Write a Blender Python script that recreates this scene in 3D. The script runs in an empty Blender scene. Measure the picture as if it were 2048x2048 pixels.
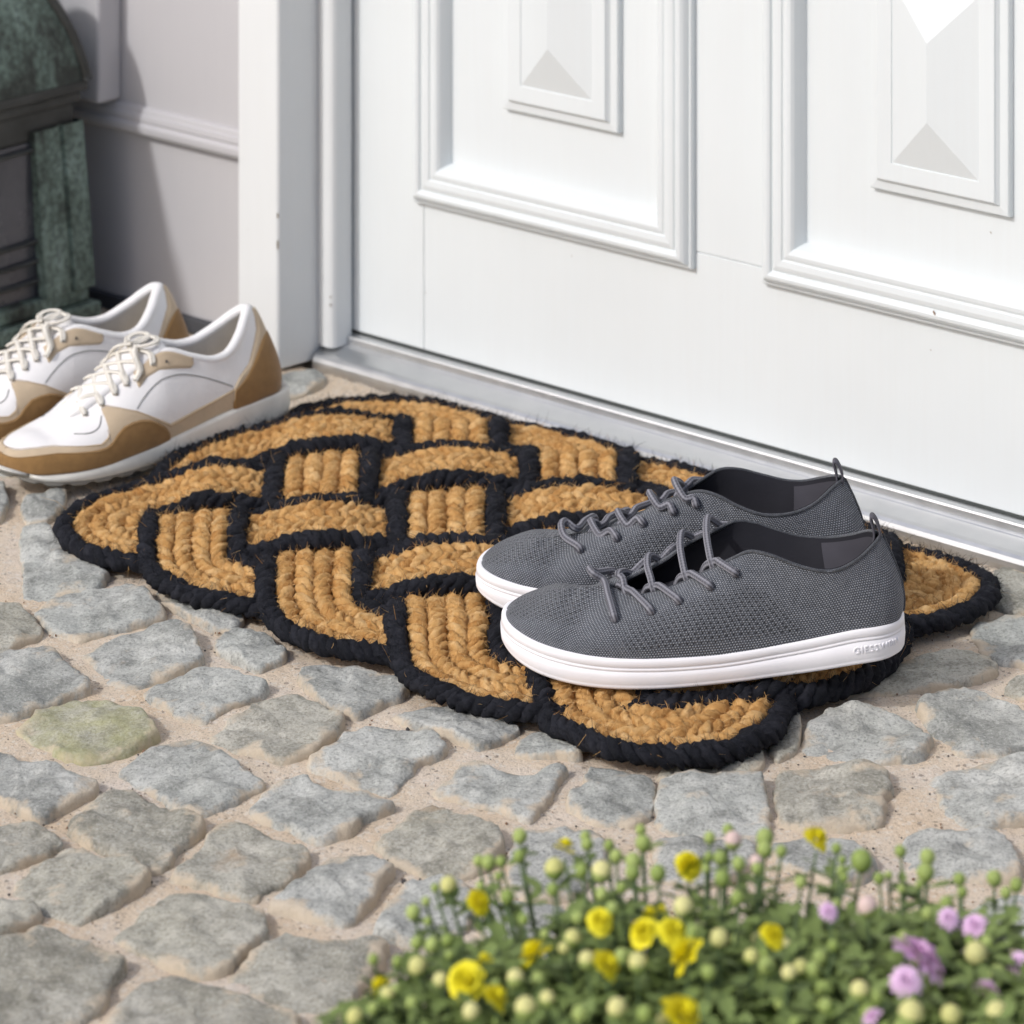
import bpy, math, random
import numpy as np
from mathutils import Vector

random.seed(7)
RNG = np.random.default_rng(7)
SC = bpy.context.scene
COL = SC.collection

# ------------------------------------------------------------------ camera, sky, sun, exposure
F, YH, CX, H = 7500.0, -1690.0, 1024.0, 1.07       # focal length and horizon in pixels of the 2048 frame, eye height
cam_d = bpy.data.cameras.new('camera')
cam = bpy.data.objects.new('camera', cam_d)
COL.objects.link(cam)
cam.location = (0, 0, H)
cam.rotation_euler = (math.pi / 2, 0, 0)
cam_d.sensor_fit = 'HORIZONTAL'
cam_d.sensor_width = 36.0
cam_d.lens = F / 2048 * 36.0
cam_d.shift_y = (YH - 1024) / 2048                  # architectural shift lens: verticals stay upright
cam_d.clip_start = 0.05
cam_d.clip_end = 400
cam_d.dof.use_dof = True
cam_d.dof.focus_distance = 2.62
cam_d.dof.aperture_fstop = 10.5
SC.camera = cam

SUN_TRAVEL = Vector((0.85, 0.60, -0.84)).normalized()
world = bpy.data.worlds.new('World')
SC.world = world
world.use_nodes = True
wn = world.node_tree
for n in list(wn.nodes):
    wn.nodes.remove(n)
sky_t = wn.nodes.new('ShaderNodeTexSky')
sky_t.sky_type = 'NISHITA'
sky_t.sun_disc = False
to_sun = -SUN_TRAVEL
sky_t.sun_elevation = math.asin(to_sun.z)
sky_t.sun_rotation = math.atan2(to_sun.x, to_sun.y)
sky_t.air_density = 0.85
sky_t.dust_density = 3.0
sky_t.ozone_density = 1.0
bg = wn.nodes.new('ShaderNodeBackground')
bg.inputs['Strength'].default_value = 0.15
wo = wn.nodes.new('ShaderNodeOutputWorld')
wn.links.new(sky_t.outputs[0], bg.inputs[0])
wn.links.new(bg.outputs[0], wo.inputs[0])

sun_d = bpy.data.lights.new('sun', 'SUN')
sun_d.energy = 2.0
sun_d.angle = math.radians(3.0)
sun_d.color = (1.0, 0.995, 0.985)
sun = bpy.data.objects.new('sun', sun_d)
COL.objects.link(sun)
sun.rotation_euler = SUN_TRAVEL.to_track_quat('-Z', 'Y').to_euler()

vs = SC.view_settings
vs.view_transform = 'Standard'
vs.look = 'None'
vs.gamma = 1.0
vs.use_curve_mapping = False
vs.exposure = -0.06

# ------------------------------------------------------------------ geometry of the place
A0 = math.radians(40.6)
D2 = np.array([math.cos(A0), -math.sin(A0)])        # along the door to the right
N2 = np.array([-math.sin(A0), -math.cos(A0)])       # out of the door towards the street


def at(px, py, z=0.0):
    Y = F * (H - z) / (py - YH)
    return np.array([(px - CX) * Y / F, Y, z])


ORG = at(624, 732)[:2]


def W(p, q, z):
    v = ORG + p * D2 + q * N2
    return (v[0], v[1], z)


def Warr(p, q, z):
    p = np.asarray(p, float); q = np.asarray(q, float)
    xy = ORG[None] + p[:, None] * D2[None] + q[:, None] * N2[None]
    return np.column_stack([xy, np.broadcast_to(z, p.shape)])


def atq(px, py, q):
    k = (px - CX) / F
    Y = (q + ORG @ N2) / (k * N2[0] + N2[1])
    z = H - (py - YH) * Y / F
    return float((np.array([k * Y, Y]) - ORG) @ D2), float(z)


# ------------------------------------------------------------------ helpers
def hash2(ix, iy, iz, seed):
    n = (ix.astype(np.int64) * 374761393 + iy.astype(np.int64) * 668265263 + iz.astype(np.int64) * 2147483647 + seed * 1274126177) & 0xFFFFFFFF
    n = ((n ^ (n >> 13)) * 1103515245) & 0xFFFFFFFF
    n = (n ^ (n >> 16)) & 0xFFFFFF
    return n / float(0xFFFFFF)


def vnoise(P, scale, seed=0):
    """smooth value noise in [-1, 1] at the points P (n x 3)"""
    Q = np.asarray(P, float) * scale
    if Q.shape[1] == 2:
        Q = np.column_stack([Q, np.zeros(len(Q))])
    i = np.floor(Q); f = Q - i; f = f * f * (3 - 2 * f)
    r = 0
    for dx in (0, 1):
        for dy in (0, 1):
            for dz in (0, 1):
                w = (f[:, 0] if dx else 1 - f[:, 0]) * (f[:, 1] if dy else 1 - f[:, 1]) * (f[:, 2] if dz else 1 - f[:, 2])
                r = r + w * hash2(i[:, 0] + dx, i[:, 1] + dy, i[:, 2] + dz, seed)
    return r * 2 - 1


def fbm(P, scale, octv=4, seed=0):
    r = 0; a = 1.0; t = 0
    for k in range(octv):
        r = r + a * vnoise(P, scale * 2 ** k, seed + k); t += a; a *= 0.5
    return r / t


def mesh_obj(name, V, Fc, mat=None, parent=None, smooth=True, uv=None, attrs=None, mats=None, mi=None):
    me = bpy.data.meshes.new(name)
    V = np.asarray(V, float)
    if isinstance(Fc, np.ndarray):
        Fc = Fc.tolist()
    me.from_pydata(V.tolist(), [], Fc)
    for m in (mats or ([mat] if mat else [])):
        me.materials.append(m)
    if mi is not None:
        me.polygons.foreach_set('material_index', np.asarray(mi, np.int32))
    if smooth:
        me.polygons.foreach_set('use_smooth', np.ones(len(me.polygons), bool))
    if uv is not None:
        lay = me.uv_layers.new(name='UVMap')
        li = np.zeros(len(me.loops), np.int32)
        me.loops.foreach_get('vertex_index', li)
        lay.data.foreach_set('uv', np.asarray(uv, np.float32)[li].ravel())
    for an, av in (attrs or {}).items():
        a = me.attributes.new(an, 'FLOAT', 'POINT')
        a.data.foreach_set('value', np.asarray(av, np.float32))
    me.update()
    o = bpy.data.objects.new(name, me)
    COL.objects.link(o)
    if parent is not None:
        o.parent = parent
    return o


def thing(name, label, cat, loc=(0, 0, 0), rz=0.0, group=None, kind=None):
    o = bpy.data.objects.new(name, None)
    o.empty_display_size = 0.05
    COL.objects.link(o)
    o.location = loc
    o.rotation_euler = (0, 0, rz)
    o['label'] = label; o['category'] = cat
    if group: o['group'] = group
    if kind: o['kind'] = kind
    return o


def grid_faces(nu, nv, cu=False, cv=False, off=0):
    iu = np.arange(nu if cu else nu - 1); iv = np.arange(nv if cv else nv - 1)
    a, b = np.meshgrid(iu, iv, indexing='ij')
    a = a.ravel(); b = b.ravel()
    a2 = (a + 1) % nu; b2 = (b + 1) % nv
    return np.column_stack([a * nv + b, a2 * nv + b, a2 * nv + b2, a * nv + b2]) + off


def catmull(P, n, closed=False):
    """Catmull-Rom through the rows of P, n samples per span"""
    P = np.asarray(P, float)
    m = len(P)
    out = []
    for k in range(m if closed else m - 1):
        if closed:
            a, b, c, d = P[(k - 1) % m], P[k], P[(k + 1) % m], P[(k + 2) % m]
        else:
            b, c = P[k], P[k + 1]
            a = P[k - 1] if k > 0 else 2 * b - c
            d = P[k + 2] if k + 2 < m else 2 * c - b
        t = (np.arange(n) / n)[:, None]
        out.append(0.5 * (2 * b + (c - a) * t + (2 * a - 5 * b + 4 * c - d) * t ** 2 + (3 * b - a - 3 * c + d) * t ** 3))
    if not closed:
        out.append(P[-1:])
    return np.vstack(out)


def resample(P, n, closed=False):
    P = np.asarray(P, float)
    Q = np.vstack([P, P[:1]]) if closed else P
    s = np.r_[0, np.cumsum(np.linalg.norm(np.diff(Q, axis=0), axis=1))]
    t = np.linspace(0, s[-1], n + 1)[:-1] if closed else np.linspace(0, s[-1], n)
    return np.column_stack([np.interp(t, s, Q[:, k]) for k in range(Q.shape[1])])


def frames(P, closed=False):
    T = np.gradient(P, axis=0)
    if closed:
        T = np.roll(P, -1, 0) - np.roll(P, 1, 0)
    T /= np.linalg.norm(T, axis=1)[:, None] + 1e-12
    N = np.zeros_like(T)
    u = np.array([0, 0, 1.0])
    if abs(T[0] @ u) > 0.9: u = np.array([1.0, 0, 0])
    n = u - T[0] * (T[0] @ u); n /= np.linalg.norm(n)
    for k in range(len(T)):
        n = n - T[k] * (T[k] @ n); n /= np.linalg.norm(n) + 1e-12
        N[k] = n
    return T, N, np.cross(T, N)


def tube_vf(P, r, n=8, flat=1.0, caps=True, off=0, up=None):
    P = np.asarray(P, float)
    T, N, B = frames(P)
    if up is not None:
        u = np.asarray(up, float)
        N = u - T * (T @ u)[:, None]; N /= np.linalg.norm(N, axis=1)[:, None] + 1e-12
        B = np.cross(T, N)
    r = np.broadcast_to(np.asarray(r, float), (len(P),))
    a = np.arange(n) * 2 * math.pi / n
    V = P[:, None] + r[:, None, None] * (np.cos(a)[None, :, None] * N[:, None] * flat + np.sin(a)[None, :, None] * B[:, None])
    Fc = grid_faces(len(P), n, False, True, off).tolist()
    if caps:
        Fc.append([off + k for k in range(n)][::-1]); Fc.append([off + (len(P) - 1) * n + k for k in range(n)])
    return V.reshape(-1, 3), Fc


class Acc:
    """collects pieces of one mesh"""
    def __init__(s): s.V = []; s.F = []; s.n = 0; s.M = []
    def add(s, V, Fc, m=0):
        V = np.asarray(V, float)
        Fl = Fc.tolist() if isinstance(Fc, np.ndarray) else Fc
        s.F += [[i + s.n for i in f] for f in Fl]
        s.V.append(V); s.n += len(V); s.M += [m] * len(Fl)
    def box(s, p0, p1, q0, q1, z0, z1, m=0):
        c = [W(p, q, z) for z in (z0, z1) for p, q in ((p0, q0), (p1, q0), (p1, q1), (p0, q1))]
        s.add(c, [[0, 1, 2, 3], [7, 6, 5, 4], [0, 4, 5, 1], [1, 5, 6, 2], [2, 6, 7, 3], [3, 7, 4, 0]], m)
    def obj(s, name, mat, parent=None, smooth=False, mats=None):
        return mesh_obj(name, np.vstack(s.V), s.F, mat, parent, smooth, mats=mats, mi=s.M if mats else None)


def bevel(o, w, seg=2):
    m = o.modifiers.new('bevel', 'BEVEL'); m.width = w; m.segments = seg; m.limit_method = 'ANGLE'; m.angle_limit = math.radians(40)
    m.harden_normals = False
    return o


# ------------------------------------------------------------------ materials
class NT:
    def __init__(s, name):
        s.m = bpy.data.materials.new(name); s.m.use_nodes = True
        s.t = s.m.node_tree
        s.b = s.t.nodes['Principled BSDF']
    def n(s, typ, **k):
        d = s.t.nodes.new(typ)
        for a, v in k.items(): setattr(d, a, v)
        return d
    def l(s, a, b): s.t.links.new(a, b)
    def coord(s, which='Object'):
        return s.n('ShaderNodeTexCoord').outputs[which]
    def mapping(s, vec, scale):
        d = s.n('ShaderNodeMapping'); d.inputs['Scale'].default_value = scale if hasattr(scale, '__len__') else (scale,) * 3
        s.l(vec, d.inputs['Vector']); return d.outputs[0]
    def noise(s, vec, scale, detail=3, rough=0.55, dist=0.0):
        d = s.n('ShaderNodeTexNoise'); d.inputs['Scale'].default_value = scale; d.inputs['Detail'].default_value = detail
        d.inputs['Roughness'].default_value = rough; d.inputs['Distortion'].default_value = dist
        s.l(vec, d.inputs['Vector']); return d.outputs['Fac']
    def voro(s, vec, scale, feat='F1', out='Distance', rnd=1.0):
        d = s.n('ShaderNodeTexVoronoi', feature=feat); d.inputs['Scale'].default_value = scale
        d.inputs['Randomness'].default_value = rnd
        s.l(vec, d.inputs['Vector']); return d.outputs[out]
    def ramp(s, fac, stops, interp='LINEAR'):
        d = s.n('ShaderNodeValToRGB'); e = d.color_ramp.elements; d.color_ramp.interpolation = interp
        while len(e) < len(stops): e.new(0.5)
        for k, (p, c) in enumerate(stops):
            e[k].position = p; e[k].color = (c, c, c, 1) if not hasattr(c, '__len__') else (*c, 1)
        s.l(fac, d.inputs[0]); return d.outputs[0]
    def mix(s, fac, a, b, mode='MIX'):
        d = s.n('ShaderNodeMix', data_type='RGBA', blend_type=mode)
        for sock, v in ((d.inputs[0], fac), (d.inputs[6], a), (d.inputs[7], b)):
            if hasattr(v, 'links') or hasattr(v, 'is_linked'): s.l(v, sock)
            elif hasattr(v, '__len__'): sock.default_value = (*v, 1)
            else: sock.default_value = v
        return d.outputs[2]
    def math(s, op, a, b=0.0, c=None):
        d = s.n('ShaderNodeMath', operation=op)
        for k, v in enumerate((a, b) if c is None else (a, b, c)):
            if hasattr(v, 'is_linked'): s.l(v, d.inputs[k])
            else: d.inputs[k].default_value = v
        return d.outputs[0]
    def bump(s, h, dist, strength=1.0, normal=None):
        d = s.n('ShaderNodeBump'); d.inputs['Distance'].default_value = dist; d.inputs['Strength'].default_value = strength
        s.l(h, d.inputs['Height'])
        if normal is not None: s.l(normal, d.inputs['Normal'])
        return d.outputs[0]
    def col(s, v):
        if hasattr(v, 'is_linked'): s.l(v, s.b.inputs['Base Color'])
        else: s.b.inputs['Base Color'].default_value = (*v, 1)
    def set(s, rough=None, metal=None, normal=None, spec=None, sheen=None):
        if rough is not None:
            if hasattr(rough, 'is_linked'): s.l(rough, s.b.inputs['Roughness'])
            else: s.b.inputs['Roughness'].default_value = rough
        if metal is not None: s.b.inputs['Metallic'].default_value = metal
        if normal is not None: s.l(normal, s.b.inputs['Normal'])
        if spec is not None: s.b.inputs['Specular IOR Level'].default_value = spec
        if sheen is not None:
            s.b.inputs['Sheen Weight'].default_value = sheen
            s.b.inputs['Sheen Roughness'].default_value = 0.5
        return s.m


def simple(name, c, rough=0.5, metal=0.0, var=0.08, scale=60, bump=0.0002, spec=0.5, sheen=None):
    t = NT(name); v = t.coord()
    f = t.noise(v, scale, 4)
    c = np.array(c)
    t.col(t.ramp(f, [(0.25, tuple(c * (1 - var))), (0.75, tuple(np.minimum(c * (1 + var), 0.95)))]))
    return t.set(rough, metal, t.bump(t.noise(v, scale * 6, 3), bump, 0.6), spec, sheen)


def make_paint(name, c, rough=0.38, dirt=0.5):
    t = NT(name); v = t.coord()
    big = t.noise(v, 6, 4, 0.6)
    base = t.ramp(big, [(0.3, tuple(np.array(c) * 0.965)), (0.7, c)])
    sp = t.noise(v, 55, 5, 0.65)
    spots = t.ramp(sp, [(0.70, 0.0), (0.76, 1.0)])
    base = t.mix(t.math('MULTIPLY', spots, 0.12 * dirt), base, (0.45, 0.43, 0.40))
    t.col(base)
    br = t.noise(t.mapping(v, (260, 260, 9)), 1.0, 4)
    base = t.mix(t.ramp(br, [(.35, 0.06), (.6, 0.0)]), base, (0.60, 0.59, 0.57))
    fl = t.noise(v, 240, 2, .5)
    base = t.mix(t.ramp(fl, [(.80, 0.0), (.84, .35 * dirt)]), base, (0.32, 0.28, 0.24))
    t.col(base)
    b = t.bump(br, 0.0003, 0.5)
    return t.set(rough, 0, t.bump(t.noise(v, 25, 3), 0.0004, 0.35, b), 0.45)


M_DOOR = make_paint('white_door_paint', (0.695, 0.735, 0.75), 0.33)
M_JAMB = make_paint('white_frame_paint', (0.735, 0.755, 0.76), 0.42, 1.2)
M_WALL = make_paint('pale_wall_paint', (0.50, 0.49, 0.505), 0.5, 1.0)
M_SEAL = simple('dark_rubber_seal', (0.06, 0.068, 0.066), 0.6)
M_PLINTH = simple('dark_plinth_stone', (0.06, 0.062, 0.07), 0.7, bump=0.001)


def make_alu():
    t = NT('brushed_aluminium'); v = t.coord()
    g = t.noise(v, 30, 4)
    t.col(t.ramp(g, [(0.3, (0.60, 0.61, 0.62)), (0.7, (0.67, 0.675, 0.68))]))
    return t.set(t.ramp(t.noise(v, 90, 3), [(0.3, 0.34), (0.7, 0.42)]), 1.0, t.bump(t.noise(v, 400, 2), 0.00001, 0.2))


M_ALU = make_alu()


def make_stone(name, ca, cb, cl, moss=0.0):
    t = NT(name); v = t.coord()
    rnd = t.n('ShaderNodeObjectInfo').outputs['Random']
    edge = t.n('ShaderNodeAttribute', attribute_name='edge').outputs['Fac']
    base = t.mix(rnd, ca, cb)
    r2 = t.math('FRACT', t.math('MULTIPLY', rnd, 7.31))
    base = t.mix(1.0, base, t.ramp(r2, [(0.0, 0.72), (0.5, 0.98), (1.0, 1.12)]), 'MULTIPLY')
    n0 = t.noise(v, 16, 5, 0.6)
    n1 = t.noise(v, 48, 6, 0.65)
    base = t.mix(t.ramp(n0, [(0.38, 0.0), (0.66, 0.8)]), base, cl)
    dark = tuple(np.array(ca) * 0.48)
    base = t.mix(t.ramp(n1, [(0.34, 0.65), (0.56, 0.0)]), base, dark)
    n2 = t.noise(v, 420, 5, 0.72)
    base = t.mix(t.ramp(n2, [(0.36, 0.55), (0.50, 0.0)]), base, tuple(np.array(ca) * 0.35))
    base = t.mix(t.ramp(n2, [(0.54, 0.0), (0.70, 0.5)]), base, (0.66, 0.665, 0.63))
    # sand caught along the rim and washed over parts of the top
    n3 = t.noise(v, 34, 6, 0.65)
    sand = t.math('ADD', n3, t.math('MULTIPLY', t.math('POWER', edge, 5.0), 0.21))
    base = t.mix(t.ramp(sand, [(0.62, 0.0), (0.74, 0.8)]), base, (0.58, 0.485, 0.365))
    rust = t.noise(v, 13, 4, 0.6)
    base = t.mix(t.ramp(rust, [(0.68, 0.0), (0.76, 0.45)]), base, (0.36, 0.22, 0.11))
    if moss:
        mo = t.noise(v, 45, 5, 0.6)
        base = t.mix(t.ramp(mo, [(0.35, 0.0), (0.62, moss)]), base, (0.36, 0.36, 0.13))
    t.col(base)
    b = t.bump(n1, 0.004, 0.5)
    b = t.bump(t.noise(v, 130, 6, 0.7), 0.003, 0.55, b)
    b = t.bump(n2, 0.0014, 0.6, b)
    return t.set(0.85, 0, b, 0.25)


M_STONE_B = make_stone('blue_grey_stone', (0.34, 0.352, 0.328), (0.46, 0.468, 0.440), (0.61, 0.612, 0.578))
M_STONE_G = make_stone('brown_grey_stone', (0.34, 0.325, 0.265), (0.45, 0.435, 0.370), (0.57, 0.55, 0.485))
M_STONE_M = make_stone('lichen_stone', (0.38, 0.37, 0.28), (0.40, 0.39, 0.30), (0.54, 0.52, 0.42), 0.42)


def make_sand():
    t = NT('sandy_mortar'); v = t.coord()
    n1 = t.noise(v, 14, 5, 0.6)
    base = t.ramp(n1, [(0.3, (0.64, 0.50, 0.355)), (0.5, (0.68, 0.575, 0.455)), (0.7, (0.69, 0.61, 0.53))])
    g = t.noise(v, 700, 4, 0.7)
    base = t.mix(t.ramp(g, [(0.36, 0.7), (0.46, 0.0)]), base, (0.22, 0.17, 0.13))
    g2 = t.voro(v, 420, out='Color')
    sep = t.n('ShaderNodeSeparateColor'); t.l(g2, sep.inputs[0])
    base = t.mix(t.ramp(sep.outputs[0], [(0.86, 0.0), (0.88, 0.5)]), base, (0.70, 0.66, 0.60))
    base = t.mix(t.ramp(sep.outputs[1], [(0.972, 0.0), (0.976, 0.6)]), base, (0.16, 0.13, 0.11))
    t.col(base)
    b = t.bump(g, 0.0016, 0.7)
    b = t.bump(t.noise(v, 120, 5, 0.65), 0.004, 0.5, b)
    return t.set(0.9, 0, b, 0.2)


M_SAND = make_sand()


def make_fibre(name, stops, sheen=0.0, bump=0.0012):
    t = NT(name); v = t.coord()
    a = t.n('ShaderNodeAttribute', attribute_name='tone').outputs['Fac']
    n = t.noise(v, 320, 4, 0.7)
    f = t.math('ADD', t.math('MULTIPLY', a, 0.55), t.math('MULTIPLY', n, 0.6))
    t.col(t.ramp(f, stops))
    fine = t.noise(v, 1500, 3, 0.7)
    return t.set(0.8, 0, t.bump(t.math('ADD', fine, n), bump, 0.8), 0.2, sheen)


M_TAN = make_fibre('golden_coir', [(0.15, (0.22, 0.085, 0.020)), (0.36, (0.45, 0.225, 0.068)), (0.58, (0.60, 0.35, 0.130)), (0.85, (0.78, 0.53, 0.26))])
M_BLACK = make_fibre('black_jute', [(0.2, (0.005, 0.006, 0.008)), (0.5, (0.010, 0.011, 0.016)), (0.85, (0.028, 0.029, 0.038))])


def make_knit(name, hole=0.0):
    """knitted wool, metric UVs: u along the shoe, v up the side"""
    t = NT(name); uv = t.n('ShaderNodeUVMap').outputs[0]; v = t.coord()
    sx = t.n('ShaderNodeSeparateXYZ'); t.l(uv, sx.inputs[0])
    u_, v_ = sx.outputs[0], sx.outputs[1]
    P = 0.0020
    row = t.math('FLOOR', t.math('DIVIDE', v_, P * 0.8), 0)
    sh = t.math('MULTIPLY', t.math('MODULO', row, 2.0), P * 0.5)
    cu = t.math('SINE', t.math('MULTIPLY', t.math('ADD', u_, sh), 2 * math.pi / P))
    cv = t.math('SINE', t.math('MULTIPLY', v_, 2 * math.pi / (P * 0.8)))
    st = t.math('MULTIPLY', t.math('ADD', cu, 1.0), t.math('ADD', cv, 1.0))        # 0..4
    st = t.math('MULTIPLY', st, 0.25)
    zone = t.n('ShaderNodeAttribute', attribute_name='zone').outputs['Fac']
    hp = 0.0050
    hrow = t.math('MULTIPLY', t.math('MODULO', t.math('FLOOR', t.math('DIVIDE', v_, hp * 0.62), 0), 2.0), hp * 0.5)
    hu = t.math('SINE', t.math('MULTIPLY', t.math('ADD', u_, hrow), 2 * math.pi / hp))
    hv = t.math('SINE', t.math('MULTIPLY', v_, 2 * math.pi / (hp * 0.62)))
    holes = t.math('MULTIPLY', t.math('MULTIPLY', t.math('MAXIMUM', hu, 0.0), t.math('MAXIMUM', hv, 0.0)), zone)
    mel = t.math('ADD', t.math('MULTIPLY', t.noise(v, 1100, 3, 0.75), 0.75), t.math('MULTIPLY', t.noise(v, 160, 3, 0.6), 0.25))
    col = t.ramp(t.math('ADD', t.math('MULTIPLY', st, 0.5), t.math('MULTIPLY', mel, 0.6)),
                 [(0.26, (0.045, 0.049, 0.058)), (0.5, (0.155, 0.167, 0.193)), (0.76, (0.44, 0.46, 0.50))])
    col = t.mix(t.math('MULTIPLY', zone, 0.25), col, (0.07, 0.075, 0.083))
    col = t.mix(t.math('MINIMUM', t.math('MULTIPLY', holes, 1.5), 0.88), col, (0.018, 0.019, 0.024))
    t.col(col)
    h = t.math('SUBTRACT', st, t.math('MULTIPLY', holes, 1.6))
    return t.set(0.85, 0, t.bump(h, 0.0010, 0.8), 0.2, 0.15)


M_KNIT = make_knit('grey_wool_knit')
M_LINING = simple('dark_shoe_lining', (0.022, 0.022, 0.03), 0.8)
M_LINING2 = simple('grey_heel_lining', (0.075, 0.073, 0.09), 0.8)
M_SOLE = simple('white_rubber_sole', (0.85, 0.84, 0.87), 0.5, var=0.02, bump=0.0001)


def make_lace(name, ca, cb, k):
    t = NT(name); uv = t.n('ShaderNodeUVMap').outputs[0]
    sx = t.n('ShaderNodeSeparateXYZ'); t.l(uv, sx.inputs[0])
    w = t.math('SINE', t.math('MULTIPLY', sx.outputs[1], 2 * math.pi * k))
    w2 = t.math('SINE', t.math('MULTIPLY', sx.outputs[0], 2 * math.pi / 0.0022))
    f = t.math('ADD', t.math('MULTIPLY', w, 0.35), t.math('MULTIPLY', w2, 0.12))
    t.col(t.ramp(t.math('ADD', f, 0.5), [(0.1, ca), (0.8, cb)]))
    return t.set(0.75, 0, t.bump(f, 0.0006, 0.7), 0.25)


M_LACE = make_lace('grey_lace', (0.08, 0.08, 0.095), (0.24, 0.24, 0.27), 6)
M_LACE2 = make_lace('cream_lace', (0.60, 0.56, 0.49), (0.78, 0.75, 0.68), 4)
M_WHITE = simple('white_leather', (0.79, 0.78, 0.78), 0.5, var=0.03, scale=40, bump=0.0004)
M_CREAM = simple('cream_lining', (0.66, 0.62, 0.56), 0.8, bump=0.0004)
M_SUEDE = simple('caramel_suede', (0.26, 0.148, 0.056), 0.95, var=0.12, scale=160, bump=0.0006, spec=0.15, sheen=0.3)
M_BEIGE = simple('beige_suede', (0.50, 0.40, 0.285), 0.95, var=0.08, scale=70, bump=0.0005, spec=0.15, sheen=0.2)
M_MID = simple('off_white_midsole', (0.66, 0.645, 0.60), 0.6, var=0.13, scale=45, bump=0.0003)
M_TREAD = simple('grey_outsole', (0.22, 0.21, 0.19), 0.8)
M_SEAM = simple('dark_seam_thread', (0.20, 0.195, 0.19), 0.8)
M_STITCH = simple('tan_stitch_thread', (0.42, 0.29, 0.15), 0.8)


def make_patina():
    t = NT('verdigris_copper'); v = t.coord()
    n = t.noise(t.mapping(v, (1, 1, 0.45)), 22, 7, 0.65, 0.5)
    c = t.ramp(n, [(0.26, (0.014, 0.014, 0.013)), (0.40, (0.06, 0.07, 0.06)), (0.50, (0.15, 0.205, 0.172)), (0.62, (0.24, 0.32, 0.28)), (0.76, (0.37, 0.43, 0.45))])
    n2 = t.noise(v, 160, 4, 0.7)
    c = t.mix(t.ramp(n2, [(0.42, 0.5), (0.55, 0.0)]), c, (0.02, 0.022, 0.02))
    t.col(c)
    return t.set(0.62, 0.25, t.bump(t.math('ADD', n, t.math('MULTIPLY', n2, 0.3)), 0.003, 0.6), 0.4)


M_PATINA = make_patina()
M_DARKMETAL = simple('blackened_metal', (0.055, 0.056, 0.052), 0.5, 0.5, 0.3, 40, 0.0008)


def make_glass():
    t = NT('smoky_lantern_glass'); v = t.coord()
    n = t.noise(v, 9, 5, 0.6)
    t.col(t.ramp(n, [(0.3, (0.04, 0.04, 0.048)), (0.7, (0.10, 0.098, 0.11))]))
    return t.set(t.ramp(n, [(0.3, 0.12), (0.7, 0.4)]), 0.0, None, 0.7)


M_GLASS = make_glass()


def make_plant(name, ca, cb, sub=0.15):
    t = NT(name); v = t.coord()
    rnd = t.n('ShaderNodeObjectInfo').outputs['Random']
    f = t.math('ADD', t.math('MULTIPLY', t.noise(v, 50, 3), 0.7), t.math('MULTIPLY', rnd, 0.3))
    t.col(t.ramp(f, [(0.25, ca), (0.75, cb)]))
    t.b.inputs['Subsurface Weight'].default_value = sub
    t.b.inputs['Subsurface Radius'].default_value = (0.004, 0.004, 0.002)
    t.b.inputs['Subsurface Scale'].default_value = 0.5
    return t.set(0.6, 0, None, 0.3)


M_LEAF = make_plant('chrysanthemum_leaf', (0.115, 0.165, 0.045), (0.25, 0.325, 0.105), 0.0)
M_STEM = make_plant('green_stem', (0.09, 0.14, 0.06), (0.15, 0.21, 0.10), 0.0)
M_BUD = make_plant('green_bud', (0.20, 0.28, 0.06), (0.42, 0.50, 0.17))
M_BUDP = make_plant('pale_yellow_bud', (0.52, 0.52, 0.17), (0.70, 0.66, 0.32))
M_YEL = make_plant('yellow_petal', (0.84, 0.74, 0.012), (0.88, 0.82, 0.05), 0.0)
M_PINK = make_plant('pink_petal', (0.74, 0.46, 0.70), (0.86, 0.64, 0.84), 0.0)
M_PALEP = make_plant('pale_pink_bud', (0.60, 0.42, 0.40), (0.70, 0.55, 0.50))

# ------------------------------------------------------------------ ground: mortar bed with the cobbles set in it
def axis(lo, hi, step, far):
    mid = np.arange(lo, hi + 1e-9, step)
    out = [mid]
    a = lo; d = step; L = []
    while a > -far:
        d *= 1.5; a -= d; L.append(a)
    b = hi; d = step; R = []
    while b < far:
        d *= 1.5; b += d; R.append(b)
    return np.r_[L[::-1], mid, R]


gx = axis(-0.72, 0.62, 0.006, 40); gy = axis(1.95, 3.5, 0.0065, 40)
GX, GY = np.meshgrid(gx, gy, indexing='ij')
GP = np.column_stack([GX.ravel(), GY.ravel()])
near = (np.abs(GP[:, 0]) < 1.5) & (GP[:, 1] > 1.4) & (GP[:, 1] < 4)
GZ = np.where(near, 0.0022 * fbm(GP, 18, 4, 3) + 0.0007 * vnoise(GP, 140, 9), 0) - 0.0002
GZ = np.where((GP - ORG) @ N2 < 0.004, -0.006, GZ)
ground = mesh_obj('ground', np.column_stack([GP, GZ]), grid_faces(len(gx), len(gy)), M_SAND)
ground['kind'] = 'structure'
ground['label'] = 'sandy mortar paving bed between grey cobbles in front of the door'

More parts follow.
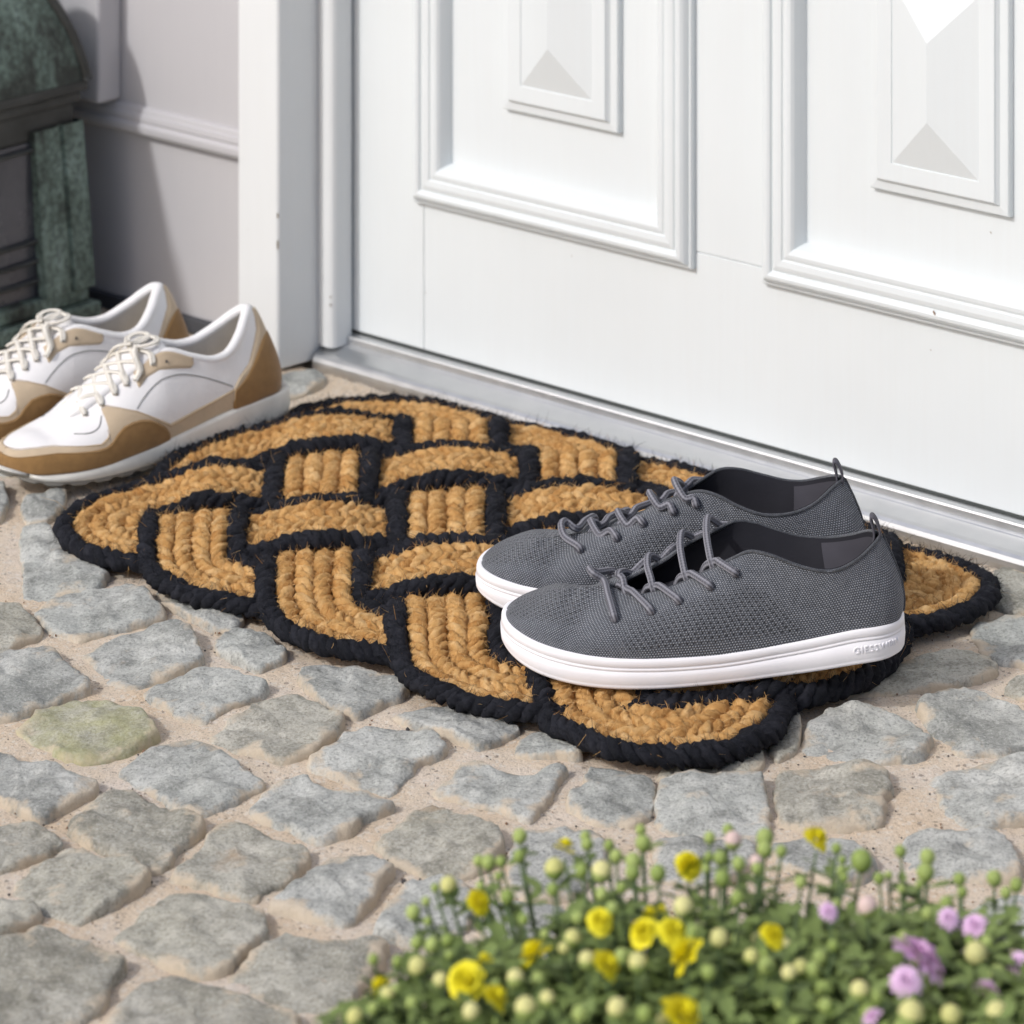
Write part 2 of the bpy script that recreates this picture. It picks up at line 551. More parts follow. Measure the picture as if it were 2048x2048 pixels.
CR = {'A': (0, 950, .41408), 'B': (0, 1450, .41408), 'C': (700, 1350, .3623), 'D': (1348, 1300, .3872), 'P': (0, 0, 1.0)}
STONES = [
 ('A', 'b', [(90,260),(225,235),(260,330),(420,420),(540,500),(470,560),(330,580),(190,605),(105,600),(110,450)]),
 ('A', 'b', [(100,130),(330,80),(300,160),(240,220),(120,225)]),
 ('A', 'b', [(-160,60),(20,50),(40,130),(10,225),(-160,230)]),
 ('A', 'b', [(160,660),(260,600),(420,560),(640,555),(720,600),(790,680),(780,705),(640,740),(480,775),(380,800),(250,760)]),
 ('A', 'g', [(0,650),(90,640),(160,690),(215,775),(120,810),(0,865),(-160,870),(-160,660)]),
 ('A', 'b', [(390,870),(520,810),(700,760),(860,735),(930,780),(965,870),(975,930),(860,970),(700,1010),(600,1025),(500,980),(440,920)]),
 ('A', 'b', [(755,570),(850,590),(1000,650),(1160,680),(1180,720),(1130,760),(1020,745),(930,690),(830,650),(760,620)]),
 ('A', 'b', [(1030,820),(1090,770),(1200,755),(1290,790),(1390,880),(1360,910),(1240,955),(1140,900),(1050,855)]),
 ('A', 'b', [(680,1050),(830,1010),(960,960),(1090,965),(1200,1000),(1320,1045),(1220,1090),(1100,1130),(1000,1190),(880,1185),(780,1120)]),
 ('A', 'b', [(0,880),(150,840),(250,860),(330,940),(450,1020),(430,1055),(330,1080),(200,1130),(70,1180),(0,1190),(-180,1190),(-180,900)]),
 ('A', 'm', [(50,1235),(180,1160),(330,1105),(520,1100),(650,1140),(720,1190),(770,1290),(650,1340),(430,1395),(330,1370),(230,1320)]),
 ('A', 'g', [(1000,1270),(1100,1200),(1260,1110),(1410,1070),(1500,1110),(1690,1190),(1620,1250),(1540,1320),(1500,1355),(1380,1395),(1200,1350),(1080,1310)]),
 ('A', 'b', [(1420,985),(1500,930),(1660,935),(1780,960),(1990,1045),(1930,1090),(1850,1110),(1740,1175),(1640,1150),(1540,1090)]),
 ('P', 'b', [(598,1537),(678,1484),(754,1462),(823,1473),(877,1484),(894,1506),(870,1520),(834,1527),(805,1564),(783,1587),(740,1578),(678,1558)]),
 ('B', 'b', [(540,240),(640,180),(780,120),(900,92),(1020,130),(1130,200),(1180,250),(1300,290),(1210,330),(1120,380),(1000,435),(900,420),(780,350),(640,280)]),
 ('B', 'b', [(-160,120),(40,125),(90,190),(200,190),(300,250),(430,280),(490,320),(450,350),(340,400),(170,470),(100,430),(0,370),(-160,350)]),
 ('B', 'g', [(330,470),(420,400),(540,325),(640,330),(700,375),(820,430),(990,490),(980,530),(860,600),(840,660),(770,710),(650,690),(520,620),(350,530)]),
 ('B', 'b', [(1190,430),(1250,350),(1350,300),(1480,280),(1500,310),(1600,340),(1800,365),(1895,395),(1890,420),(1760,460),(1730,510),(1600,560),(1530,560),(1420,520),(1280,480)]),
 ('B', 'g', [(810,730),(850,690),(960,630),(1000,560),(1060,490),(1150,480),(1250,530),(1340,580),(1500,630),(1480,680),(1380,760),(1270,820),(1230,860),(1130,830),(960,770)]),
 ('B', 'g', [(0,500),(100,490),(220,530),(300,575),(290,600),(160,650),(0,715),(-160,720),(-160,510)]),
 ('B', 'g', [(40,780),(160,700),(290,635),(400,640),(500,680),(650,700),(735,745),(700,790),(560,860),(450,930),(380,955),(230,910),(100,850)]),
 ('B', 'b', [(1280,890),(1370,820),(1480,740),(1560,670),(1700,645),(1820,670),(1910,720),(1850,760),(1810,850),(1740,930),(1690,985),(1570,960),(1420,930)]),
 ('B', 'g', [(520,1020),(650,940),(760,850),(870,805),(980,840),(1130,890),(1260,920),(1305,970),(1290,1030),(1180,1090),(1110,1190),(1020,1210),(900,1200),(760,1130),(600,1060)]),
 ('B', 'g', [(1060,1240),(1160,1150),(1290,1060),(1370,1030),(1500,1060),(1700,1070),(1820,1065),(1890,1095),(1860,1150),(1780,1240),(1700,1340),(1580,1390),(1440,1380),(1260,1310)]),
 ('B', 'g', [(-160,1080),(60,1040),(160,1000),(220,1000),(330,1060),(470,1110),(570,1160),(580,1190),(530,1290),(500,1370),(380,1440),(200,1500),(-160,1520)]),
 ('B', 'g', [(500,1400),(620,1310),(740,1250),(860,1235),(1000,1290),(1130,1310),(1300,1380),(1420,1430),(1440,1500),(1300,1560),(900,1640),(560,1560)]),
 ('B', 'g', [(-180,870),(0,870),(90,890),(220,935),(130,990),(0,1030),(-180,1030)]),
 ('C', 'g', [(130,950),(220,870),(330,790),(440,760),(590,790),(720,830),(820,880),(840,960),(800,1030),(700,1100),(600,1130),(430,1120),(280,1060)]),
 ('C', 'b', [(120,1420),(200,1320),(280,1200),(340,1130),(500,1140),(640,1170),(700,1250),(660,1400),(500,1500),(330,1490),(200,1460)]),
 ('C', 'b', [(230,230),(300,205),(420,200),(560,200),(700,220),(930,300),(900,330),(780,400),(700,410),(600,370),(480,320),(300,280)]),
 ('C', 'b', [(900,440),(940,360),(1010,320),(1150,370),(1280,450),(1260,470),(1150,455),(1000,455)]),
 ('C', 'b', [(450,660),(560,580),(620,500),(700,490),(850,540),(1000,570),(1180,525),(1210,545),(1140,610),(1130,660),(1040,770),(1000,815),(900,790),(830,740),(650,700)]),
 ('C', 'b', [(1200,740),(1210,660),(1290,640),(1295,550),(1340,515),(1450,530),(1600,570),(1690,600),(1680,720),(1640,800),(1560,830),(1400,830),(1280,800)]),
 ('D', 'b', [(-75,700),(-50,665),(100,670),(300,665),(470,680),(480,760),(500,880),(490,960),(430,1000),(200,980),(0,950),(-105,930),(-95,800)]),
 ('D', 'g', [(530,640),(640,625),(760,620),(900,625),(1040,620),(1110,680),(1130,730),(1090,780),(1080,880),(1000,910),(800,920),(545,920),(520,800)]),
 ('D', 'b', [(650,520),(670,440),(760,340),(900,310),(1040,330),(1180,370),(1260,420),(1330,490),(1320,560),(1200,580),(1000,590),(800,570),(690,540)]),
 ('D', 'b', [(1240,290),(1330,240),(1500,225),(1700,290),(1820,330),(1900,420),(1880,500),(1700,540),(1520,550),(1440,520),(1340,430),(1290,350)]),
 ('D', 'b', [(1280,690),(1400,640),(1530,600),(1700,580),(1900,580),(1960,700),(1950,860),(1800,890),(1600,920),(1480,900),(1400,830),(1350,740)]),
 ('D', 'b', [(1180,990),(1270,950),(1450,960),(1590,930),(1700,960),(1750,1020),(1800,1120),(1790,1190),(1600,1200),(1350,1180),(1200,1120)]),
 ('D', 'b', [(480,1040),(560,990),(690,980),(900,1010),(1000,1060),(1060,1140),(900,1220),(700,1180),(560,1120)]),
 ('D', 'b', [(-110,1010),(0,1000),(200,1010),(400,1010),(430,1080),(300,1200),(100,1220),(-100,1180)]),
 ('D', 'b', [(1420,1380),(1560,1340),(1750,1320),(1960,1330),(1960,1560),(1700,1550),(1500,1480)]),
 ('D', 'g', [(1690,210),(1770,160),(1980,130),(1980,270),(1800,260)]),
 ('D', 'g', [(820,230),(900,160),(1100,90),(1300,50),(1500,20),(1680,60),(1640,150),(1400,195),(1200,215),(1000,240)]),
 ('D', 'b', [(1530,-120),(1700,-160),(1960,-130),(1960,90),(1720,90),(1570,0)]),
 ('D', 'g', [(1560,-300),(1700,-420),(1960,-330),(1960,-170),(1700,-190)]),
 ('P', 'g', [(1313,1548),(1330,1530),(1450,1508),(1525,1500),(1532,1543),(1440,1556),(1320,1558)]),
 ('D', 'g', [(480,510),(560,430),(650,360),(660,430),(630,530),(530,580)]),
 ('C', 'b', [(870,1000),(960,850),(1150,855),(1350,890),(1420,960),(1380,1100),(1250,1230),(1000,1260),(880,1180)]),
 ('C', 'b', [(760,1270),(900,1280),(1150,1290),(1240,1370),(1180,1500),(980,1560),(760,1500),(700,1400)]),
 ('P', 'b', [(520,768),(560,752),(622,744),(652,756),(640,776),(590,792),(530,808)]),
 ('P', 'g', [(450,690),(520,680),(590,700),(560,735),(480,750)]),
]


def chaikin(P, r=0.22):
    Q = []
    for a, b in zip(P, np.roll(P, -1, 0)):
        Q += [a + (b - a) * r, b - (b - a) * r]
    return np.array(Q)


def cobble_mesh(poly, k, lift=0.0):
    P = resample(chaikin(chaikin(poly, .17), .25), 64, True)
    c = P.mean(0)
    rad = (P - c) * (1 + .0008 / np.linalg.norm(P - c, axis=1))[:, None]
    ang = np.linspace(0, 2 * math.pi, 64, endpoint=False)
    jit = 1 + 0.045 * vnoise(P, 90, k) + 0.035 * vnoise(P, 230, k + 50) + .018 * vnoise(P, 520, k + 20)
    rings = [(1.05, -.03), (1.04, -.010), (1.02, -.0015), (1.005, .0012), (0.988, .0034), (0.965, .0046), (0.93, .0053), (0.88, .0057), (.80, .0059), (0.73, .0061), (.65, .0062), (0.57, .0063), (.48, .0064), (0.39, .0064), (0.30, .0064), (.21, .0064), (0.12, .0064), (.05, .0064)]
    rr = random.Random(k)
    tx, ty = rr.uniform(.02, 0.085), rr.uniform(-.005, 0.06)
    amp = rr.uniform(0.0035, 0.0065)
    V = []
    for f, z in rings:
        xy = c + rad * (f * (jit[:, None] if f > .5 else 1 + (jit[:, None] - 1) * f))
        w = 1.0 if f < 1.0 else 0.35
        zz = z + lift + (amp * fbm(xy, 26, 5, 17 + k) + 0.0012 * fbm(xy, 150, 3, 5 + k) + .0050 * (np.abs(fbm(xy, 36, 3, 90 + k)) - .2)) * (w if f < .97 else .5) + (xy - c) @ np.array([tx, ty]) * (1 if f < 1.02 else 0)
        V.append(np.column_stack([xy, zz]))
    n = len(P)
    V = np.vstack(V)
    Fc = grid_faces(len(rings), n, False, True)[:, ::-1].tolist()
    cz = V[-n:, 2].mean()
    V = np.vstack([V, [c[0], c[1], cz]])
    last = (len(rings) - 1) * n
    Fc += [[last + a, last + (a + 1) % n, len(V) - 1] for a in range(n)]
    edge = np.r_[np.repeat([min(1.0, f) for f, _ in rings], n), 0.0]
    return V, Fc, edge


def inside(pt, poly):
    x, y = pt; r = False
    for a, b in zip(poly, np.roll(poly, -1, 0)):
        if (a[1] > y) != (b[1] > y) and x < (b[0] - a[0]) * (y - a[1]) / (b[1] - a[1]) + a[0]: r = not r
    return r


def area2(P):
    return float(np.sum(P[:, 0] * np.roll(P[:, 1], -1) - np.roll(P[:, 0], -1) * P[:, 1]))


MS = {'b': M_STONE_B, 'g': M_STONE_G, 'm': M_STONE_M}
worlds = []
for k, (cr, ty, pts) in enumerate(STONES):
    ox, oy, s = CR[cr]
    poly = np.array([at(ox + s * x, oy + s * y, .002)[:2] for x, y in pts])
    if area2(poly) < 0: poly = poly[::-1]
    worlds.append(poly)
    V, Fc, ed = cobble_mesh(poly, k)
    mesh_obj('cobble', V, Fc, MS[ty], ground, attrs={'edge': ed})

# cobbles the camera sees only past the edges of its frame or through the flowers
row = 0
y = 1.42
while y < 3.3:
    x = -1.45 + (row % 2) * 0.05
    while x < 1.35 and len(worlds) < 296:
        w_, d_ = 0.092 + RNG.uniform(-.012, .012), 0.088 + RNG.uniform(-.01, .01)
        c = np.array([x + RNG.uniform(-.008, .008), y + RNG.uniform(-.008, .008)])
        x += w_ + 0.016
        pq_ = ((c - ORG) @ D2, (c - ORG) @ N2)
        if pq_[1] < 0.07 or (0.10 < pq_[0] < 0.80 and pq_[1] < 0.44): continue
        base = np.array([(-.5, -.42), (-.2, -.5), (.25, -.48), (.5, -.36), (.48, .1), (.42, .45), (.05, .5), (-.4, .46), (-.52, .1)])
        base = base * (1 + RNG.uniform(-.12, .12, (9, 2))) * np.array([w_, d_])
        a = 0.5 + RNG.uniform(-.25, .25)
        poly = c + base @ np.array([[math.cos(a), math.sin(a)], [-math.sin(a), math.cos(a)]])
        if any(inside(p, c0) for c0 in worlds for p in np.vstack([poly, [c]])): continue
        if any(inside(p, poly) for c0 in worlds for p in c0): continue
        if any(np.min(np.linalg.norm(c0 - c, axis=1)) < 0.046 for c0 in worlds): continue
        worlds.append(poly)
        V, Fc, ed = cobble_mesh(poly, 200 + len(worlds))
        mesh_obj('cobble', V, Fc, MS['b' if RNG.random() < .6 else 'g'], ground, attrs={'edge': ed})
    y += 0.098; row += 1

# loose grit on the joints
gr = Acc()
ico = np.array([(0, 0, 1), (.9, 0, .3), (.25, .85, .3), (-.75, .5, .3), (-.7, -.55, .3), (.3, -.85, .3), (0, 0, -.6)])
icf = [[0, 1, 2], [0, 2, 3], [0, 3, 4], [0, 4, 5], [0, 5, 1], [6, 2, 1], [6, 3, 2], [6, 4, 3], [6, 5, 4], [6, 1, 5]]
for k in range(1700):
    px, py = RNG.uniform(0, 2048), RNG.uniform(950, 2048)
    p = at(px, py, 0)
    if any(inside(p[:2], c0) for c0 in worlds): continue
    s = RNG.uniform(0.0004, 0.0013) * (2.4 if RNG.random() < .04 else 1)
    gr.add(ico * s * RNG.uniform(.6, 1.3, (1, 3)) + p + [0, 0, s * .4 + 0.0005], icf, int(RNG.choice(3, p=[.3, .4, .3])))
M_G1 = simple('dark_grit', (0.05, 0.045, 0.045), 0.8); M_G2 = simple('brown_grit', (0.22, 0.13, 0.08), 0.8); M_G3 = simple('pale_grit', (0.42, 0.38, 0.34), 0.8)
grit = gr.obj('grit', None, ground, True, [M_G1, M_G2, M_G3]); grit['kind'] = 'stuff'

# ------------------------------------------------------------------ door
QD = -0.039
door = thing('front_door', 'white panelled front door with raised pyramid panels above the metal threshold', 'door', (0, 0, 0), kind='thing')


def slab(name, p0, p1, z0, z1, q1=QD, q0=QD - .03, mat=M_DOOR, parent=door, bv=0.0006):
    a = Acc(); a.box(p0, p1, q0, q1, z0, z1)
    return bevel(a.obj(name, mat, parent), bv, 1)


ZB = 0.0255                                        # bottom edge of the door leaf
P1 = (0.0895, 0.3985, 0.1545); P2 = (0.4700, 0.779, 0.1575)     # left, right and bottom outer edges of the two panel mouldings
JZ = atq(1460, 520, QD)[1]                           # joint of the bottom rail
ZT = 2.05
MW = 0.042                                          # moulding width
PR = 0.86
slab('stile', -0.02, P1[0] + 0.008, ZB, ZT)
slab('bottom_rail', P1[0] + 0.0084, PR - 0.07, ZB, JZ)
slab('middle_stile', P1[1] - 0.008, P2[0] + 0.008, JZ + 0.0004, ZT)
slab('stile', PR - 0.0696, PR + .02, ZB, ZT)
for (a_, b_, zb_) in (P1, P2):
    slab('lower_panel', a_ + .006, b_ - .006, JZ + .0004, 0.9, QD - .004, QD - .024)
    slab('upper_panel', a_ + .006, b_ - .006, 1.0, ZT, QD - .004, QD - .024)
    slab('lock_rail', a_ + .0084, b_ - .0084, 0.9004, 0.9996)


def moulding(p0, p1, z0, z1, prof, name, q=QD):
    """mitred moulding round a rectangle; prof = (distance inwards, height above the door face)"""
    V = []
    for t, h in prof:
        for p, z in ((p0 + t, z0 + t), (p1 - t, z0 + t), (p1 - t, z1 - t), (p0 + t, z1 - t)):
            V.append(W(p, q + h, z))
    Fc = grid_faces(len(prof), 4, False, True)
    o = mesh_obj(name, V, Fc, M_DOOR, door, False)
    return o


PROF = [(0, -.001), (0, .0045), (.0008, .0060), (.0022, .0064), (.0030, .0058), (.0034, .0072), (.0052, .0102), (.0076, .0122), (.0102, .0126), (.0124, .0116), (.0136, .0094), (.0146, .0092),
        (.0156, .0108), (.0190, .0116), (.0236, .0112), (.0246, .0098), (.0256, .0098), (.0268, .0108), (.0300, .0112), (.0325, .0104), (.0345, .0080), (.0365, .0030), (.0380, -.0015), (.0385, -.0045)]
for (a_, b_, zb_) in (P1, P2):
    moulding(a_, b_, zb_, 0.965, PROF, 'panel_moulding')
PY = [(0, -.0045), (.0004, .001), (.0012, .0022), (.0078, .0030), (.0098, .0052), (.0106, .0068), (.0112, .0070)]


def pyramid(p0, p1, z0, z1, border, rise):
    q = QD
    prof = PY + [(border, .0070), (border + .0003, .0062)]
    V = []
    for t, h in prof:
        for p, z in ((p0 + t, z0 + t), (p1 - t, z0 + t), (p1 - t, z1 - t), (p0 + t, z1 - t)):
            V.append(W(p, q + h, z))
    Fc = grid_faces(len(prof), 4, False, True).tolist()
    n = len(V); b = n - 4
    hw = (p1 - p0) / 2
    m = (p0 + p1) / 2
    hz = hw
    V += [W(m, q + rise, z0 + hz), W(m, q + rise, z1 - hz)]
    Fc += [[b, b + 1, n], [b + 1, b + 2, n + 1, n], [b + 2, b + 3, n + 1], [b + 3, b, n, n + 1]]
    mesh_obj('raised_panel', V, Fc, M_DOOR, door, False)


pyramid(0.1900, 0.3180, 0.2515, 0.86, 0.0245, 0.0180)
pyramid(0.5735, 0.7045, 0.2525, 0.445, 0.0245, 0.0180)
pyramid(0.5735, 0.7045, 0.49, 0.86, 0.0245, 0.0180)
# scars in the paint
M_CHIP = simple('bare_wood_chip', (0.20, 0.11, 0.05), 0.8)
for px, py, r, q in ((1869, 626, .0022, QD + .0122), (1982, 465, .0009, QD - .0035), (1144, 512, .0008, QD + .0004), (851, 586, .0008, QD + .0004), (1862, 700, .0008, QD + .0004)):
    p, z = atq(px, py, q)
    n = 7
    ch = Acc()
    ch.add([W(p + r * (.45 * math.cos(k * 2 * math.pi / n) - .5 * math.sin(k * 2 * math.pi / n)) * (1 + .3 * math.sin(k * 5)), q + .0003, z + r * math.sin(k * 2 * math.pi / n) * .9) for k in range(n)], [list(range(n))[::-1]])
    ch.obj('paint_chip', M_CHIP, door)
se = Acc(); se.box(-.02, PR, QD - .02, QD - .0005, 0.0202, ZB)
se.obj('bottom_seal', M_SEAL, door)

# ------------------------------------------------------------------ threshold
thr = thing('threshold', 'brushed aluminium door threshold running between the doormat and the white door', 'threshold', (0, 0, 0), kind='thing')
prof = [(-.0005, -.004), (0, .001), (-.0004, .0045), (-.0018, .0078), (-.0042, .0098), (-.0075, .0110), (-.016, .0128), (-.0245, .0147), (-.0255, .0155), (-.0262, .0156), (-.0275, .0160), (-.0285, .0165), (-.0288, .0214), (-.0294, .0226), (-.0350, .0234), (-.0378, .0233), (-.0384, .0200), (-.060, .0190), (-.060, -.004)]
V = []
for p in (0.0, 0.3, 0.62, 0.95):
    V += [W(p, q, z) for q, z in prof]
mesh_obj('sill_profile', V, grid_faces(4, len(prof))[:, ::-1], M_ALU, thr, False)
tv = Acc()
e_ = len(prof); tv.add([W(0.0003, q, z) for q, z in prof], [list(range(e_))])
tv.obj('end_cap', M_ALU, thr)

# ------------------------------------------------------------------ door frame
frame = thing('door_frame', 'white wooden door frame post with chipped edge left of the door', 'door frame', (0, 0, 0), kind='thing')


def extrude(name, prof, z0, z1, mat, parent, bv=0.0):
    n = len(prof)
    V = [W(p, q, z) for z in (z0, z1) for p, q in prof]
    Fc = [[k, (k + 1) % n, n + (k + 1) % n, n + k] for k in range(n)] + [list(range(n))[::-1], list(range(n, 2 * n))]
    o = mesh_obj(name, V, Fc, mat, parent, False)
    if bv: bevel(o, bv, 3)
    return o


extrude('jamb', [(-.0575, .034), (-.0545, .0365), (-.0102, .0345), (-.0082, .0330), (-.0042, -.0035), (-.0042, -.10), (-.0575, -.10)], 0.003, 2.15, M_JAMB, frame, 0.0012)
extrude('door_stop', [(-.0040, -.0125), (.0030, -.0108), (.0105, -.0108), (.0135, -.0125), (.0150, -.0155), (.0152, -.0355), (-.0040, -.0355)], 0.0150, 2.10, M_JAMB, frame, 0.001)
extrude('jamb', [(.8815, .034), (.94, .034), (.94, -.10), (.8815, -.10)], 0.003, 2.15, M_JAMB, frame, 0.0012)
extrude('head', [(-.0575, .034), (1.0, .034), (1.0, -.09), (-.0575, -.09)], 2.151, 2.26, M_JAMB, frame, 0.001)
M_CHIP2 = simple('brown_chip', (0.16, 0.12, 0.07), 0.8)
for px, py, rz_, p_ in ((553.5, 430, .0026, -.0083), (553.5, 488, .0045, -.0083), (672, 612, .0013, .0125), (672, 596, .0008, .0125)):
    q_ = .0338 if p_ < 0 else -.0116
    z = atq(px, py, q_)[1]
    n = 7
    cc = Acc()
    cc.add([W(p_ + .0006 * math.cos(k * 2 * math.pi / n), q_ + .0009 - .0006 * math.cos(k * 2 * math.pi / n), z + rz_ * math.sin(k * 2 * math.pi / n) * (1 + .2 * math.sin(3 * k))) for k in range(n)], [list(range(n))[::-1]])
    cc.obj('paint_chip', M_CHIP2, frame)

# ------------------------------------------------------------------ house wall left of the door
wall = thing('house_wall', 'pale grey painted wall with a dado rail behind the sneakers and lantern', 'wall', (0, 0, 0), kind='thing')
QW = -0.010
a = Acc(); a.box(-2.2, -.0578, QW - .08, QW, 0.0095, 2.3); a.obj('wall_face', M_WALL, wall)
a = Acc(); a.box(.9403, 3.2, QW - .08, QW, 0.0095, 2.3); a.obj('wall_face', M_WALL, wall)
a = Acc(); a.box(.9405, 3.2, QW - .05, QW + .006, -.004, 0.0092); bevel(a.obj('plinth', M_PLINTH, wall), .001)
rail = [(QW - .002, .1640), (QW + .0045, .1640), (QW + .0055, .1660), (QW + .0095, .1672), (QW + .0108, .1700), (QW + .0108, .1745), (QW + .0092, .1765), (QW + .0075, .1775), (QW + .0085, .1800), (QW + .0078, .1840), (QW + .0055, .1855), (QW + .0050, .1885), (QW + .0030, .1905), (QW - .002, .1910)]
V = []
for p in (-2.2, -1.1, -.0580):
    V += [W(p, q, z) for q, z in rail]
mesh_obj('dado_rail', V, grid_faces(3, len(rail))[:, ::-1], M_WALL, wall, False)
a = Acc(); a.box(-2.2, -.0582, QW - .05, QW + .006, -.004, 0.0092); bevel(a.obj('plinth', M_PLINTH, wall), .001)
a = Acc(); a.box(-0.62, atq(197, 100, QW + .03)[0], QW, QW + .03, 0.1925, 2.25); bevel(a.obj('pilaster', M_WALL, wall), .004, 3)

# ------------------------------------------------------------------ lantern
def lantern():
    q0, q1 = 0.043, 0.303                     # far and near sides
    p1 = atq(192, 500, q0)[0]
    p0 = p1 - 0.26
    cp, cq = (p0 + p1) / 2, (q0 + q1) / 2
    base = W(cp, cq, 0.008)
    r = thing('lantern', 'large verdigris copper lantern with a domed roof standing against the wall', 'lantern', (0, 0, 0))
    zt = atq(177, 168, q0)[1]                # eaves
    a = Acc(); a.box(p0 - .004, p1 + .004, q0 - .004, q1 + .004, 0.006, 0.022); a.box(p0 + .004, p1 - .004, q0 + .004, q1 - .004, 0.022, 0.036)
    bevel(a.obj('base', M_PATINA, r), .003, 2)
    PWD = 0.060
    fl = .004
    for (sp, sq) in ((0, 0), (1, 0), (1, 1), (0, 1)):
        a = Acc()
        # fluted corner post, narrowing towards the eaves
        pc, qc = (p1 if sp else p0), (q1 if sq else q0)
        dp, dq = (-1 if sp else 1), (-1 if sq else 1)
        sec = [(0, 0), (.024, 0), (.0255, fl), (.029, fl), (.0305, 0), (PWD, 0), (PWD, .012), (.012, .012), (.012, PWD), (0, PWD), (0, .0305), (fl, .029), (fl, .0255), (0, .024)]
        V = []
        for z, k in ((.0362, 0.0), (.10, .003), (zt - .031, .008)):
            V += [W(pc + dp * (u + k), qc + dq * (v + k), z) for u, v in sec]
        n = len(sec)
        Fc = grid_faces(3, n, False, True).tolist()
        a.add(V, Fc)
        bevel(a.obj('corner_post', M_PATINA, r), .0012, 2)
    # frieze under the eaves, in two steps
    a = Acc(); a.box(p0 + .014, p1 - .014, q0 + .014, q1 - .014, zt - .040, zt - .014); a.box(p0 + .009, p1 - .009, q0 + .009, q1 - .009, zt - .0138, zt - .004)
    bevel(a.obj('frieze', M_DARKMETAL, r), .002, 2)
    # glass panes with glazing bars on the four sides
    panes = []
    for side in range(4):
        a = Acc()
        i = .014
        if side == 0: a.box(p1 - i - .003, p1 - i, q0 + .03, q1 - .03, .0365, zt - .0405)
        if side == 1: a.box(p0 + i, p0 + i + .003, q0 + .03, q1 - .03, .0365, zt - .0405)
        if side == 2: a.box(p0 + .03, p1 - .03, q0 + i, q0 + i + .003, .0365, zt - .0405)
        if side == 3: a.box(p0 + .03, p1 - .03, q1 - i - .003, q1 - i, .0365, zt - .0405)
        panes.append(a.obj('glass_pane', M_GLASS, r))
    for z in (0.052, 0.070, 0.088, zt - .047):
        for side in (0, 1):
            pp = p1 - .0115 if side == 0 else p0 + .0115
            V, Fc = tube_vf([W(pp, q0 + .055, z), W(pp, (q0 + q1) / 2, z - .001), W(pp, q1 - .055, z)], .0022, 8)
            mesh_obj('glazing_bar', V, Fc, M_DARKMETAL, panes[side])
    # curved tent roof on a rolled eaves edge
    ov = -.004
    a = Acc(); a.box(p0 - ov, p1 + ov, q0 - ov, q1 + ov, zt - .0038, zt + .006); bevel(a.obj('eaves', M_DARKMETAL, r), .003, 3)
    hp, hq = (p1 - p0) / 2 + ov - .002, (q1 - q0) / 2 + ov - .002
    lev = [(1.0, 0.0), (.985, .012), (.955, .028), (.905, .048), (.83, .070), (.73, .092), (.60, .112), (.45, .128), (.28, .140), (.20, .147), (.18, .165)]
    V = []
    for s, dz in lev:
        for u, v in ((1, -1), (1, -.33), (1, .33), (1, 1), (.33, 1), (-.33, 1), (-1, 1), (-1, .33), (-1, -.33), (-1, -1), (-.33, -1), (.33, -1)):
            bul = 1.0
            V.append(W(cp + hp * s * u * bul, cq + hq * s * v * bul, zt + .006 + dz))
    rf = mesh_obj('roof', V, grid_faces(len(lev), 12, False, True)[:, ::-1].tolist() + [[len(V) - 12 + k for k in range(12)]], M_PATINA, r, False)
    for u, v in ((1, -1), (1, 1), (-1, 1), (-1, -1)):
        P = catmull([W(cp + hp * s * u, cq + hq * s * v, zt + .006 + dz) for s, dz in lev[:-1]], 3)
        V2, F2 = tube_vf(P, .0048, 8)
        mesh_obj('roof_rib', V2, F2, M_DARKMETAL, rf)
    V, Fc = tube_vf([W(cp, cq, zt + .165), W(cp, cq, zt + .18), W(cp, cq, zt + .20), W(cp, cq, zt + .215)], [.03, .022, .012, .004], 14)
    mesh_obj('finial', V, Fc, M_PATINA, rf)
    th = np.linspace(0, 2 * math.pi, 25)
    V, Fc = tube_vf([W(cp + .035 * math.cos(t), cq, zt + .235 + .035 * math.sin(t)) for t in th], .003, 8, caps=False)
    mesh_obj('carrying_ring', V, Fc, M_DARKMETAL, rf)


lantern()

# ------------------------------------------------------------------ doormat: one knotted band of ropes
MC = np.array([[0.310611, 0.320133], [0.058917, -0.079847], [-0.070887, -0.079454], [0.000805, -0.002922], [-0.00261, -0.006426], [-0.000492, -0.001537], [0.000665, 0.001358], [0.002898, 0.003538], [0.002492, 0.00312], [0.000714, 0.001169]])


def mat_map(I, J):
    B = np.column_stack([np.ones_like(I), I, J, I * I, I * J, J * J, I ** 3, I * I * J, I * J * J, J ** 3])
    R = B @ MC
    return ORG[None] + R[:, :1] * D2[None] + R[:, 1:] * N2[None]


EX = 0.24
KNOT = [(-2 + EX, 1, .5), (3, 1, .62), (3, -4 + EX, .5), (2, -4 + EX, .5), (2, 2, .62), (-1, 2, .62), (-1, -1, .70), (5 - EX, -1, .5), (5 - EX, -2, .5), (0, -2, .68), (0, 3 - EX, .5), (1, 3 - EX, .5), (1, -3, .62), (4, -3, .62), (4, 0, .62), (-2 + EX, 0, .5)]


